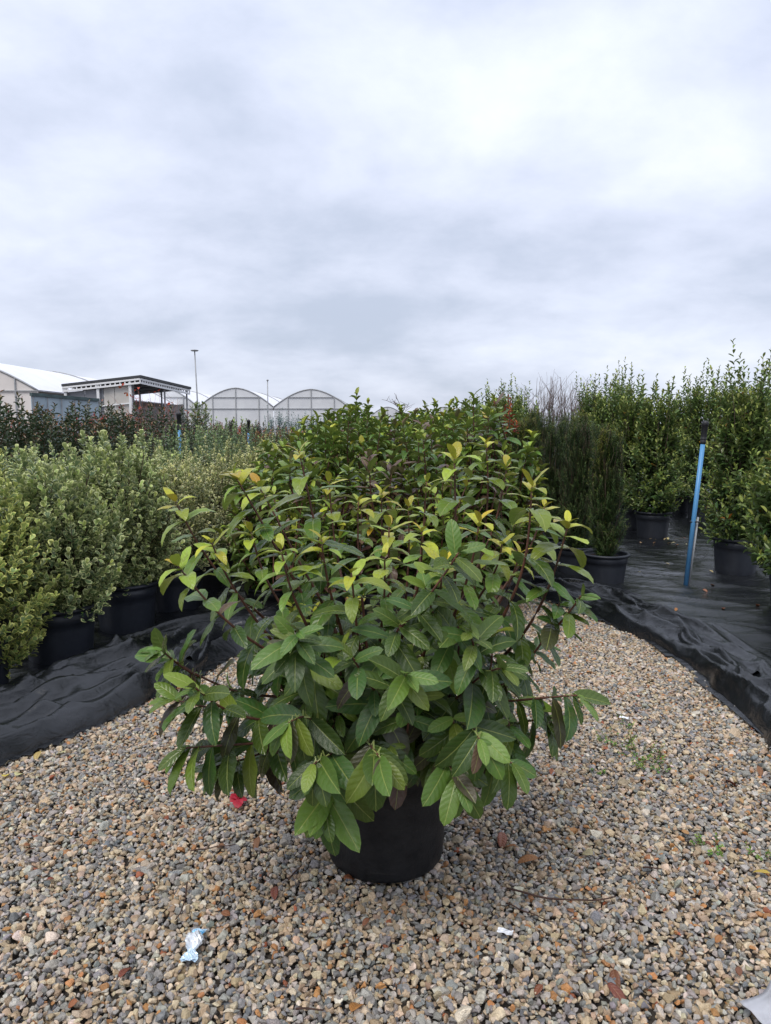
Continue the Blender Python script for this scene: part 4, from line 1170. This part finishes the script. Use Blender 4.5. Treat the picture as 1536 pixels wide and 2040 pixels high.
# ------------------------------------------------------------------ the big potted viburnum
PX, PY_ = 0.0, 2.315
big = empty('potted_viburnum', (PX, PY_, 0), 'large bushy viburnum with yellow green tips in a black pot on the gravel', 'potted plant')
POTS['main'] = (0.190, 0.212, 0.40)
add_pot(big, *POTS['main'], M_POT)
OFF = np.array((PX, PY_, 0.0))
U, DN, S_ = 'up', 'down', 'side'
BR = [  # pixels of the photograph with the distance each point stands at, from the inside out
    ([(700, 1330, 2.22), (655, 1175, 2.15), (622, 1020, 2.12), (597, 905, 2.12)], U, 1.0),
    ([(880, 1340, 2.28), (907, 1180, 2.22), (908, 1030, 2.2), (905, 915, 2.2)], U, 1.0),
    ([(600, 1330, 2.1), (500, 1280, 2.0), (415, 1205, 1.95), (355, 1128, 1.92)], U, .95),
    ([(560, 1260, 2.4), (455, 1170, 2.3), (390, 1080, 2.25), (350, 1000, 2.22)], U, .95),
    ([(640, 1250, 2.4), (560, 1110, 2.35), (505, 1010, 2.3), (468, 948, 2.28)], U, 1.0),
    ([(660, 1230, 2.5), (590, 1110, 2.5), (545, 1020, 2.5), (515, 968, 2.5)], U, .95),
    ([(560, 1300, 2.25), (490, 1210, 2.2), (440, 1130, 2.15), (422, 1082, 2.12)], U, .8),
    ([(730, 1280, 2.4), (715, 1130, 2.4), (712, 1040, 2.4), (714, 1000, 2.4)], U, .85),
    ([(800, 1280, 2.45), (815, 1120, 2.45), (815, 1055, 2.45), (814, 1010, 2.45)], U, .8),
    ([(790, 1300, 2.2), (835, 1170, 2.1), (842, 1110, 2.08), (840, 1060, 2.06)], U, .7),
    ([(730, 1360, 2.05), (712, 1270, 1.92), (706, 1200, 1.88), (700, 1142, 1.86)], U, .9),
    ([(750, 1330, 2.1), (762, 1230, 2.0), (768, 1170, 1.97), (766, 1110, 1.95)], U, .7),
    ([(930, 1340, 2.2), (1010, 1220, 2.05), (1050, 1120, 2.02), (1060, 970, 2.02)], U, 1.0),
    ([(960, 1350, 2.2), (1050, 1260, 2.1), (1100, 1160, 2.06), (1132, 1045, 2.05)], U, .95),
    ([(930, 1250, 2.55), (965, 1080, 2.6), (975, 960, 2.6), (968, 885, 2.6)], U, 1.0),
    ([(900, 1280, 2.4), (960, 1180, 2.3), (995, 1130, 2.25), (1000, 1085, 2.2)], U, .75),
    ([(980, 1380, 2.2), (1060, 1310, 2.1), (1100, 1250, 2.08), (1115, 1200, 2.06)], S_, .85),
    ([(620, 1390, 2.15), (480, 1385, 2.05), (380, 1340, 2.0), (325, 1300, 1.98)], S_, .9),
    ([(620, 1440, 2.1), (510, 1435, 1.95), (420, 1410, 1.9), (350, 1395, 1.88)], S_, .95),
    ([(620, 1470, 2.1), (520, 1480, 1.95), (440, 1485, 1.9), (370, 1490, 1.87)], DN, 1.05),
    ([(950, 1400, 2.15), (1040, 1395, 2.0), (1100, 1388, 1.95), (1150, 1385, 1.93)], DN, 1.0),
    ([(680, 1430, 2.1), (630, 1440, 1.9), (600, 1420, 1.8), (575, 1440, 1.76)], DN, 1.05),
    ([(740, 1440, 2.05), (760, 1390, 1.88), (800, 1360, 1.78), (810, 1345, 1.72)], S_, 1.0),
    ([(730, 1470, 2.05), (735, 1480, 1.85), (745, 1495, 1.75), (760, 1512, 1.70)], DN, 1.0),
    ([(700, 1480, 2.05), (665, 1500, 1.85), (640, 1510, 1.76), (625, 1522, 1.72)], DN, 1.0),
    ([(690, 1500, 2.1), (660, 1560, 1.9), (655, 1600, 1.85), (650, 1612, 1.83)], DN, 1.1),
    ([(880, 1450, 2.1), (930, 1440, 1.88), (950, 1455, 1.78), (955, 1472, 1.74)], DN, 0.97),
    ([(850, 1470, 2.05), (880, 1500, 1.85), (900, 1530, 1.78), (912, 1560, 1.75)], DN, 0.97),
    ([(900, 1480, 2.1), (960, 1500, 1.95), (1000, 1510, 1.88), (1020, 1520, 1.85)], DN, 0.97),
    ([(880, 1420, 2.1), (930, 1370, 1.9), (975, 1330, 1.85), (1000, 1330, 1.82)], S_, 1.0),
    ([(560, 1480, 2.15), (500, 1510, 2.05), (455, 1520, 2.0), (430, 1525, 1.98)], DN, 1.0),
    ([(960, 1450, 2.2), (1040, 1440, 2.1), (1080, 1430, 2.05), (1100, 1430, 2.03)], DN, 1.0),
    ([(640, 1360, 2.05), (600, 1320, 1.85), (590, 1290, 1.8), (585, 1270, 1.78)], S_, 1.0),
    ([(860, 1380, 2.1), (880, 1310, 1.92), (905, 1270, 1.87), (915, 1245, 1.85)], S_, .95),
    ([(780, 1380, 2.1), (770, 1300, 1.9), (790, 1260, 1.83), (800, 1240, 1.82)], S_, .95),
]
for tx, ty, ty0, Yd in ((545, 985, 1200, 2.7), (655, 960, 1180, 2.75), (760, 985, 1180, 2.7), (850, 960, 1180, 2.75), (1010, 930, 1150, 2.6), (1085, 1010, 1180, 2.45), (640, 1075, 1240, 2.0),
                        (955, 1040, 1230, 2.0), (560, 1095, 1260, 1.95), (500, 1060, 1230, 2.25), (885, 1120, 1270, 1.9), (1035, 1105, 1250, 2.3), (775, 1050, 1220, 2.2)):
    bx_ = 768 + (tx - 768) * 0.72
    BR.insert(16, ([(768 + (tx - 768) * 0.45, ty0 + 130, 2.3 + (Yd - 2.3) * .5), (bx_, ty0, 2.3 + (Yd - 2.3) * .8), (tx + (bx_ - tx) * .3, (ty0 + ty) / 2, Yd), (tx, ty, Yd)], U, 0.88))
r = np.random.default_rng(77)
# shoots that fill the crown between and behind those
for k in range(36):
    th = r.uniform(0, 6.283); el = r.uniform(0.02, 0.8); back = math.sin(th)
    rad = 0.52 * r.uniform(0.6, 1.0)
    tip = np.array((rad * math.cos(th) * math.cos(el) * 1.1, rad * math.sin(th) * math.cos(el), 0.54 + 0.46 * math.sin(el) * r.uniform(0.75, 1.0)))
    base = np.array((0.05 * math.cos(th), 0.05 * math.sin(th), 0.36))
    pts = []
    for t in (0.35, 0.6, 0.82, 1.0):
        q_ = min(1.0, t * 1.25) ** 0.8; p = base + (tip - base) * np.array((q_, q_, t ** 1.3)); p += r.normal(0, 0.012, 3); pts.append(p + OFF)
    BR.append((pts, U if el > 0.55 else (S_ if el > 0.25 else DN), r.uniform(0.75, 1.0)))


def smooth_path(P, n):
    P = np.array(P); s = np.concatenate([[0], np.cumsum(np.linalg.norm(np.diff(P, axis=0), axis=1))])
    q = np.linspace(0, s[-1], n)
    c = np.stack([np.interp(q, s, P[:, i]) for i in range(3)], 1)
    for _ in range(6):
        c[1:-1] = (c[:-2] + 2 * c[1:-1] + c[2:]) / 4
    return c, s[-1]


# side shoots on the upright ones
for pts, kind, sz in list(BR[:48]):
    if kind != S_: continue
    A_ = np.array([at(*p) for p in pts])
    for q in range(1):
        t = r.uniform(0.9, 2.3); i0 = int(t); p0 = A_[i0] + (A_[i0 + 1] - A_[i0]) * (t - i0) if i0 < 3 else A_[3]
        dr = norm(A_[min(i0 + 1, 3)] - A_[i0]); a = r.uniform(0, 6.28)
        side = np.array((math.cos(a), math.sin(a), 0.0)) + 0.4 * norm((p0 - OFF) * np.array((1, 1, 0)))
        d = norm(dr * 0.5 + side * 0.75 + np.array((0, 0, 0.55))); L = r.uniform(0.10, 0.22)
        pp = [p0 + d * L * k + np.array((0, 0, 0.25 * L * k * k)) for k in (0.3, 0.55, 0.8, 1.0)]
        BR.append(([p0] + pp, 'twig_' + kind, sz * r.uniform(0.75, 0.95)))
LV = []; stem_objs = 0
for bi, (pts, kind, sz) in enumerate(BR):
    tip_pts = [at(*p) if not isinstance(p, np.ndarray) else p for p in pts]
    P = [p - OFF for p in tip_pts]
    th = math.atan2(P[0][1], P[0][0] + 1e-6)
    base = np.array((0.055 * math.cos(th), 0.055 * math.sin(th), 0.335))
    twig_ = kind.startswith('twig_')
    if twig_: kind = kind[5:]
    path, L = smooth_path(P if twig_ else [base] + P, 30)
    tan = norm(np.gradient(path, axis=0))
    v, f = tubes([(path, np.linspace(0.004 if twig_ else 0.0085 if bi < 29 else 0.0065, 0.0025, 30))], 6)
    obj('stem', mesh_from('stem', v, f, True, M_STEM), big)
    # opposite pairs from the tip down
    s = L; node = 0; ph = r.uniform(0, 3.14)
    step = 0.015
    hidden = 48 <= bi < 84
    if not hidden: sz *= 1.02 if bi < 29 else 1.04
    young = r.uniform(1.2, 2.2) if hidden else r.uniform(1.2, 2.2) if twig_ else r.uniform(0.8, 1.25)
    while s > L * (0.1 if twig_ else 0.24 if kind == U else 0.38) and node < 14:
        t = s / L * 29; i0 = min(int(t), 28); fr_ = t - i0
        p = path[i0] * (1 - fr_) + path[i0 + 1] * fr_; T = tan[min(i0 + 1, 29)]
        ref = np.array((0, 0, 1.0)) if abs(T[2]) < 0.9 else np.array((1.0, 0, 0))
        a = norm(np.cross(T, ref)); b = np.cross(T, a)
        for q in (0, 1):
            if node > 3 and r.random() < 0.06: continue
            phi = ph + node * math.pi / 2 + q * math.pi + r.normal(0, 0.15)
            perp = a * math.cos(phi) + b * math.sin(phi)
            an = [0.50, 0.92, 1.12, 1.22, 1.28][min(node, 4)] + r.normal(0, 0.09)
            d = T * math.cos(an) + perp * math.sin(an)
            outw = p - np.array((0, 0, 0.75)); outw[2] = 0; outw = norm(outw)
            if kind == U:
                d[2] -= 0.10 * node * 0.5 + (0.12 if node > 4 else 0.0)
                d += outw * 0.06
                nn_ = T * 0.45 + np.array((0, 0, 0.8)) + outw * (0.03 * node)
            elif kind == S_:
                d[2] -= 0.35 + 0.05 * node; d += outw * 0.25
                nn_ = T * 0.3 + np.array((0, 0, 0.75)) + outw * 0.5
            else:
                d[2] -= 0.85 + 0.04 * node; d += outw * 0.2
                nn_ = np.array((0, 0, 0.6)) + outw * 0.9 + T * 0.1
            d = norm(d); nn_ = nn_ + r.normal(0, 0.09 if kind == U else 0.18, 3)
            if kind == U:
                ln = [0.062, 0.094, 0.112, 0.124, 0.130][min(node, 4)]
                age = [0.12, 0.17, 0.22, 0.32, 0.46, 0.60, 0.70][min(node, 6)] * young + r.normal(0, 0.05)
            else:
                ln = [0.080, 0.115, 0.128, 0.132, 0.132][min(node, 4)]
                age = [0.54, 0.66, 0.74, 0.79, 0.8, 0.8][min(node, 5)] + r.normal(0, 0.08); age = min(age, 0.87)
                if r.random() < 0.07: age = r.uniform(0.91, 0.96)
                elif r.random() < 0.09: age = r.uniform(0.40, 0.48)
            age = min(age, 0.86) if kind == U else age
            if kind == U and node > 3 and r.random() < 0.012: age = r.uniform(0.92, 1.0)
            age = min(age, 0.86) if age < 0.9 else age
            ln *= sz * r.uniform(0.70, 1.16)
            asp = r.choice([0.18, 0.195, 0.21, 0.225]) * (1.0 if node < 3 and kind == U else 1)
            if kind == U: var = [1, 2, 2, 2, 1][min(node, 4)] if r.random() < 0.75 else 3
            else: var = int(r.choice([0, 1, 3, 3]))
            LV.append((p, d, nn_, ln, ln * asp, max(0.0, age), r.random(), var))
        s -= step; step = min(step * 1.5, 0.066 * r.uniform(0.8, 1.2)); node += 1
arr = [np.array([l[i] for l in LV]) for i in range(8)]
lvm = Leaves(arr[0], arr[1], arr[2], arr[3], arr[4], arr[5], arr[6], arr[7].astype(int))
bigl, rest = pick(lvm, (PX, PY_, 0), 300, 0.75)
leaf_objects(bigl, T_VIB, M_VIB, big)
o = obj('inner_foliage', bulk('inner_foliage', rest, T_VIB, M_VIB), big); o['kind'] = 'stuff'
print('main leaves', len(lvm))

# ------------------------------------------------------------------ poles
M_BLUE = pmat('blue_sleeve', (0.07, 0.25, 0.50), 0.4, 0.5, 0.25, 6, color2=(0.10, 0.29, 0.53))
M_GRIP = pmat('black_rubber_grip', (0.012, 0.012, 0.014), 0.5, 0.5)
M_RUST = pmat('rusty_iron', (0.12, 0.05, 0.025), 0.8, 0.3, 0.5, 40)


def blue_pole(bot, top, label, grip=0.19, stake=False, rad=0.019):
    r_ = empty('blue_pole', tuple(bot), label, 'pole', 'blue poles')
    d = np.array(top) - np.array(bot); L = np.linalg.norm(d); u = d / L
    v, f = tubes([([u * 0.0, u * (L - grip)], [rad, rad])], 14); obj('pole', mesh_from('pole', v, f, True, M_BLUE), r_)
    g0 = L - grip - 0.01
    prof = [(0.0, 1.0), (0.012, 1.25), (0.03, 1.25), (0.035, 1.1), (0.042, 1.28), (0.05, 1.28), (0.055, 1.12), (0.065, 1.2), (grip - 0.035, 1.3), (grip - 0.03, 1.5), (grip - 0.006, 1.5), (grip + 0.004, 1.2), (grip + 0.01, 0.4)]
    v, f = tubes([([u * (g0 + a) for a, _ in prof], [rad * b for _, b in prof])], 16); obj('grip', mesh_from('grip', v, f, True, M_GRIP), r_)
    if stake:
        a0 = np.array((0.034, 0.015, 0.0)); a1 = u * 0.62 + np.array((0.040, 0.012, 0.0))
        v, f = tubes([([a0, a1], [0.009, 0.009])], 8); s_ = obj('stake', mesh_from('stake', v, f, True, M_STEEL), r_)
        m0 = u * 0.58
        th_ = np.linspace(0, 2 * math.pi, 15)
        ring = [m0 + np.array((0.018 + 0.042 * math.cos(a), 0.008 + 0.024 * math.sin(a), 0.002 * math.sin(3 * a))) for a in th_]
        v, f = tubes([(ring, np.full(15, 0.006))], 5); obj('tie', mesh_from('tie', v, f, True, M_GRIP), r_)
        v, f = lathe([(0, 0.0), (0.03, 0.004), (0.024, 0.014), (0, 0.02)], 9, 0.2, 3); o = obj('rusty_foot', mesh_from('rusty_foot', v, f, False, M_RUST), r_); o.location = (0.026, 0.005, 0.0)


b0 = gnd(1365, 1176); b0[2] = 0.015
blue_pole(b0, at(1406, 838, b0[1] + 0.03), 'leaning blue pole with black grip and a grey stake tied to it', stake=True)
for px, pt, Y, lab in ((356, 821, 9.6, 'blue pole with black top among the olive green shrubs before the photinia row'), (495, 836, 13.0, 'far blue pole with black top beside the reddish shrubs')):
    t_ = at(px, pt, Y); blue_pole(np.array((t_[0], Y, 0.0)), t_, lab, 0.22, rad=0.022)

# ------------------------------------------------------------------ small things on the ground
def one_leaf(name, px, py, ln, asp, age, label, group, z=0.012, tilt=0.25, curl=1, cat='leaf', rz=None, mat=None):
    p = gnd(px, py); r_ = np.random.default_rng(int(px * 7 + py))
    rz = r_.uniform(0, 6.28) if rz is None else rz
    d = np.array([[math.cos(rz), math.sin(rz), r_.normal(0, tilt * .5)]]); n = np.array([[r_.normal(0, tilt), r_.normal(0, tilt), 1.0]])
    lv = Leaves(np.zeros((1, 3)), d, n, np.array([ln]), np.array([ln * asp]), np.array([age]), np.array([r_.random()]), np.array([curl]))
    o = obj(name, bulk(name, lv, T_VIB, mat or M_DEAD)); o.location = (p[0], p[1], z)
    md_ = o.modifiers.new('thickness', 'SOLIDIFY'); md_.thickness = 0.0008
    return tag(o, label, cat, group)


for px, py, lab in ((548, 1778, 'dark red brown fallen leaf standing among the stones in front of the pot'), (1210, 1972, 'large reddish brown fallen leaf lying on the gravel beside a curled one'),
                    (1222, 1945, 'curled orange brown fallen leaf lying beside the large reddish one'), (1028, 1697, 'orange brown fallen leaf on the gravel beside the pot'),
                    (1072, 1720, 'small orange fallen leaf beside a thin dark twig'), (240, 1962, 'dark brown curled fallen leaf half sunk in the stones'),
                    (515, 1678, 'orange brown fallen leaf below the hanging leaves'), (685, 1760, 'terracotta coloured fallen leaf touching the pot base'),
                    (1000, 1668, 'dark fallen leaf under the lowest hanging leaf'), (700, 2030, 'dark brown fallen leaf at the path edge of the stones'),
                    (1438, 1563, 'slim orange brown fallen leaf on the gravel by the fabric'), (1510, 1535, 'small rust coloured fallen leaf by the fabric edge')):
    one_leaf('fallen_leaf', px, py, rng.uniform(0.05, 0.075), rng.uniform(0.2, 0.27), rng.uniform(0.55, 0.95), lab, 'brown leaves on the gravel', z=0.019, tilt=0.3)
for k in range(26):
    px, py = rng.uniform(30, 1500), rng.uniform(1500, 2020)
    if abs(px - 770) < 240 and py < 1780: continue
    if px > 1380 and py < 1560: continue
    one_leaf('leaf_scrap', px, py, rng.uniform(0.018, 0.034), rng.uniform(0.25, 0.4), rng.uniform(0.5, 1.0), 'small brown leaf scrap lying between the gravel stones', 'leaf scraps on the gravel', z=0.017)
for px, py, a, lab in ((10, 1556, 0.02, 'bright yellow fallen leaf next to a pale one'), (32, 1554, 0.28, 'pale straw coloured fallen leaf next to the yellow one'), (80, 1505, 0.12, 'small yellow fallen leaf just below the fabric folds'),
                       (130, 1507, 0.3, 'pale fallen leaf on the gravel under the fabric folds'), (1533, 1752, 0.0, 'orange yellow fallen leaf at the side of the gravel'), (1180, 1714, 0.3, 'pale yellow fallen leaf near the green weeds')):
    one_leaf('fallen_leaf', px, py, 0.055, 0.3, a, lab, 'yellow leaves on the gravel', z=0.019)
for px, py, lab in ((64, 1452, 'pale curled leaf on the fabric fold'), (40, 1468, 'thin pale curled leaf lower on the fabric fold'), (441, 1272, 'pale round leaf on the far fabric folds')):
    one_leaf('dry_leaf', px, py - 26, 0.055, 0.16, 0.3, lab, 'pale leaves on the folded fabric', z=0.10, curl=2)
for k in range(46):
    if k < 30: px, py = rng.normal(1340, 75), rng.normal(1082, 14)
    else: px, py = rng.uniform(1255, 1530), rng.uniform(1060, 1250)
    if not (1265 < px < 1530) or py < 1048: continue
    g_ = gnd(px, py)[None, :2]; zf = float(fab_z(g_, poly_sd(g_, POLY))[0]) + 0.012
    one_leaf('dry_leaf', px, py, rng.uniform(0.03, 0.06), 0.25, rng.uniform(0.25, 0.75), 'dry tan leaf scattered on the black fabric among the laurel pots', 'dry leaves on the fabric', z=zf)
# twigs
M_TWIG = pmat('dark_twig', (0.07, 0.035, 0.025), 0.7, 0.3, 0.4, 60)
for pts, rad, lab in (([(1010, 1782), (1060, 1797), (1120, 1806), (1180, 1808), (1226, 1799)], 0.0032, 'long dark curved twig on the gravel beside the pot'),
                      ([(1008, 1812), (1050, 1830), (1100, 1850)], 0.0022, 'thin reddish twig below the long curved one'),
                      ([(373, 1770), (371, 1800), (362, 1830), (350, 1845)], 0.0028, 'short dark bent stalk above the crumpled wrapper'),
                      ([(380, 1707), (420, 1700), (470, 1693)], 0.0022, 'thin straight dark twig on the gravel under the low leaves'),
                      ([(1280, 1740), (1318, 1742)], 0.003, 'short brown twig on the gravel near the weeds'),
                      ([(1160, 1885), (1155, 1900), (1160, 1925), (1250, 1872)], 0.0018, 'thin wiry dark twig above the reddish leaves'),
                      ([(575, 1765), (600, 1735)], 0.003, 'short dark stick near the dark red leaf'),
                      ([(590, 2025), (645, 2026)], 0.0028, 'straight dark twig near the bottom dark leaf')):
    P = np.array([gnd(*p) for p in pts]); c, _ = smooth_path(P, 14) if len(P) > 2 else (np.linspace(P[0], P[-1], 6), 0)
    c = c.copy(); c[:, 2] = 0.020 + 0.002 * np.sin(np.arange(len(c)))
    base_ = c[0].copy(); v, f = tubes([(c - base_, np.linspace(rad, rad * .6, len(c)))], 6)
    o = obj('twig', mesh_from('twig', v, f, True, M_TWIG)); o.location = tuple(base_); tag(o, lab, 'twig', 'twigs on the gravel')


# weeds
def weed(px, py, n, rad, h, lab):
    p = gnd(px, py); r_ = np.random.default_rng(int(px + py))
    a = r_.uniform(0, 6.28, n); q = rad * np.sqrt(r_.random(n))
    P0 = np.stack([np.cos(a) * q, np.sin(a) * q, np.full(n, -0.005)], 1)
    D = norm(np.stack([np.cos(a) * .8, np.sin(a) * .8, np.ones(n)], 1) + r_.normal(0, .3, (n, 3))); L = h * r_.uniform(.5, 1.2, n)
    lv = shoot_leaves(P0, D, L, np.zeros((n, 3)), 7, 1.1, .7, 0.013, .38, .2, age0=0.0, age1=1.0, r=r_)
    root = empty('weed', (p[0], p[1], 0.008), lab, 'weed', 'green weeds in the gravel')
    v, f = tubes([(np.array([P0[i], P0[i] + D[i] * L[i]]), [.0012, .0008]) for i in range(n)], 3)
    obj('stems', mesh_from('stems', v, f, True, M_STEM), root)
    o = obj('foliage', bulk('foliage', lv, T_PITL, M_WEED), root); o['kind'] = 'stuff'


for args in ((1225, 1478, 16, .07, .05, 'green weed clump nearest the drooping right branch of the viburnum'.replace(' right', '')), (1280, 1505, 18, .07, .05, 'yellow green weed clump in the middle of the weed trail'), (1296, 1530, 16, .06, .035, 'low spreading weed at the end of the weed trail'),
             (1246, 1450, 5, .02, .06, 'thin single weed beside the white scrap'), (1170, 1408, 14, .06, .07, 'grassy weed under the leaf tips of the viburnum'), (1415, 1692, 10, .05, .03, 'small weed patch in the open gravel'),
             (1516, 1710, 5, .03, .04, 'tiny green weed at the side of the open gravel'), (1190, 1540, 4, .02, .02, 'tiny seedling beside the weed trail')):
    weed(*args)

# crumpled sweet wrapper, red flower, scraps
def wrapper():
    r_ = np.random.default_rng(8); p0, p1 = gnd(376, 1925), gnd(398, 1862)
    d = p1 - p0; L = np.linalg.norm(d) * 1.0; nA, nB = 30, 22; V = []; F = []
    for i in range(nA):
        t = i / (nA - 1)
        wd = np.interp(t, [0, .12, .27, .36, .5, .66, .76, .88, 1], [.030, .026, .012, .026, .032, .026, .013, .022, .026])
        th = np.interp(t, [0, .12, .27, .36, .5, .66, .76, .88, 1], [.002, .004, .006, .014, .020, .014, .006, .004, .002])
        for j in range(nB):
            a = 2 * math.pi * j / nB; k = 1 + .14 * math.sin(5 * a + 3 * t) + r_.normal(0, .05)
            V.append((math.cos(a) * wd * .72 * k, (t - .5) * L + .004 * math.sin(a * 3 + t * 9), max(0, th * .9 + math.sin(a) * th * k + r_.normal(0, .0012))))
    for i in range(nA - 1):
        for j in range(nB):
            j2 = (j + 1) % nB; F.append((i * nB + j, i * nB + j2, (i + 1) * nB + j2, (i + 1) * nB + j))
    m = bpy.data.materials.new('wrapper_foil'); m.use_nodes = True; t = m.node_tree; b = t.nodes['Principled BSDF']
    tc_ = nd(t, 'ShaderNodeTexCoord'); sp = nd(t, 'ShaderNodeSeparateXYZ'); t.links.new(tc_.outputs['Object'], sp.inputs[0])
    col = ramp(t, math_n(t, 'MULTIPLY_ADD', sp.outputs[1], 1 / L, 0.5), [(0.0, (.50, .66, .80)), (.24, (.55, .68, .80)), (.34, (.60, .63, .66)), (.62, (.62, .66, .70)), (.70, (.30, .60, .82)), (.86, (.12, .46, .78)), (1.0, (.55, .72, .85))])
    vo = nd(t, 'ShaderNodeTexVoronoi', i_Scale=170.0); t.links.new(tc_.outputs['Object'], vo.inputs['Vector'])
    dots = math_n(t, 'LESS_THAN', vo.outputs['Distance'], 0.33)
    col = mix(t, math_n(t, 'MULTIPLY', dots, 0.35), col, (.85, .9, .95))
    t.links.new(col, b.inputs['Base Color']); b.inputs['Roughness'].default_value = .28; b.inputs['Metallic'].default_value = .25
    o = obj('sweet_wrapper', mesh_from('sweet_wrapper', V, F, False, m)); c = (p0 + p1) / 2
    o.location = (c[0], c[1], .014); o.rotation_euler = (0, 0, math.atan2(d[1], d[0]) - math.pi / 2)
    tag(o, 'crumpled silver and blue twisted sweet wrapper on the gravel', 'wrapper')


wrapper()
M_PET = pmat('red_petal', (0.45, 0.012, 0.035), 0.5, 0.4, 0.4, 60, trans=0.2)
p = gnd(475, 1606); r_ = np.random.default_rng(4); root = empty('red_flower', (p[0], p[1], .012), 'crushed crimson flower lying under the hanging leaves', 'flower')
for k in range(7):
    v, f, u_, w_ = template((.3, .65, .9), (.6, 1, .7), 2, 1.2, .5, .1, seed=k)
    o = obj('petal', mesh_from('petal', v * np.array((.020, .040, .040)), f, True, M_PET), root)
    o.location = tuple(r_.normal(0, .006, 3) + (0, 0, .010)); o.rotation_euler = (r_.uniform(.1, .9), r_.normal(0, .4), k * .9)
M_SCRAP = pmat('white_plastic_scrap', (.78, .80, .83), .3, .5, .2, 60)
for px, py, sz, lab in ((1006, 1868, .022, 'small crinkled silver scrap on the open gravel'), (1243, 1437, .022, 'small white scrap beside a thin weed')):
    p = gnd(px, py); V = []; n_ = 7
    r_ = np.random.default_rng(px)
    for i in range(n_):
        for j in range(n_): V.append(((i / (n_ - 1) - .5) * sz * 1.9, (j / (n_ - 1) - .5) * sz, .004 + r_.uniform(0, .006)))
    F = [(i * n_ + j, (i + 1) * n_ + j, (i + 1) * n_ + j + 1, i * n_ + j + 1) for i in range(n_ - 1) for j in range(n_ - 1)]
    o = obj('foil_scrap', mesh_from('foil_scrap', V, F, False, M_SCRAP)); o.location = (p[0], p[1], .013); o.rotation_euler = (0, 0, -.4)
    o.modifiers.new('thickness', 'SOLIDIFY').thickness = .0008
    tag(o, lab, 'scrap')
# translucent plastic bag end at the corner of the path
p = gnd(1510, 2020); r_ = np.random.default_rng(6); V = []; n_ = 16
for i in range(n_):
    for j in range(n_):
        x, y = (i / (n_ - 1) - .5) * .16, (j / (n_ - 1) - .5) * .17
        V.append((x + .02 * y / .1, y * (1 - .25 * i / n_), .006 + .035 * math.exp(-((x - y * .4) / .03) ** 2) + .012 * vnoise(np.array([x * 40.]), np.array([y * 40.]))[0]))
F = [(i * n_ + j, (i + 1) * n_ + j, (i + 1) * n_ + j + 1, i * n_ + j + 1) for i in range(n_ - 1) for j in range(n_ - 1)]
M_BAG = pmat('milky_plastic_film', (.72, .73, .77), .25, .5, .15, 30, trans=.45)
o = obj('plastic_film', mesh_from('plastic_film', V, F, True, M_BAG)); o.location = (p[0] + .055, p[1] - .035, .012); o.rotation_euler = (0, 0, .5)
o.modifiers.new('thickness', 'SOLIDIFY').thickness = .001
tag(o, 'milky crumpled plastic film at the corner of the gravel', 'plastic')
# weed tuft growing in the soil of the second variegated shrub's pot
host = [o for o in bpy.data.objects if o.get('label', '').startswith('grey green variegated shrub with a green weed')][0]
n = 60; a = rng.uniform(0, 6.28, n); q = .17 * np.sqrt(rng.random(n))
P0 = np.stack([np.cos(a) * q + .04, np.sin(a) * q - .03, np.full(n, .305)], 1); D = norm(rng.normal(0, .5, (n, 3)) + (0, 0, 1))
lv = shoot_leaves(P0, D, rng.uniform(.02, .06, n), np.zeros((n, 3)), 6, 1.1, .7, .014, .4, .2)
o = obj('weed_tuft', bulk('weed_tuft', lv, T_PITL, M_WEED), host); o['kind'] = 'stuff'
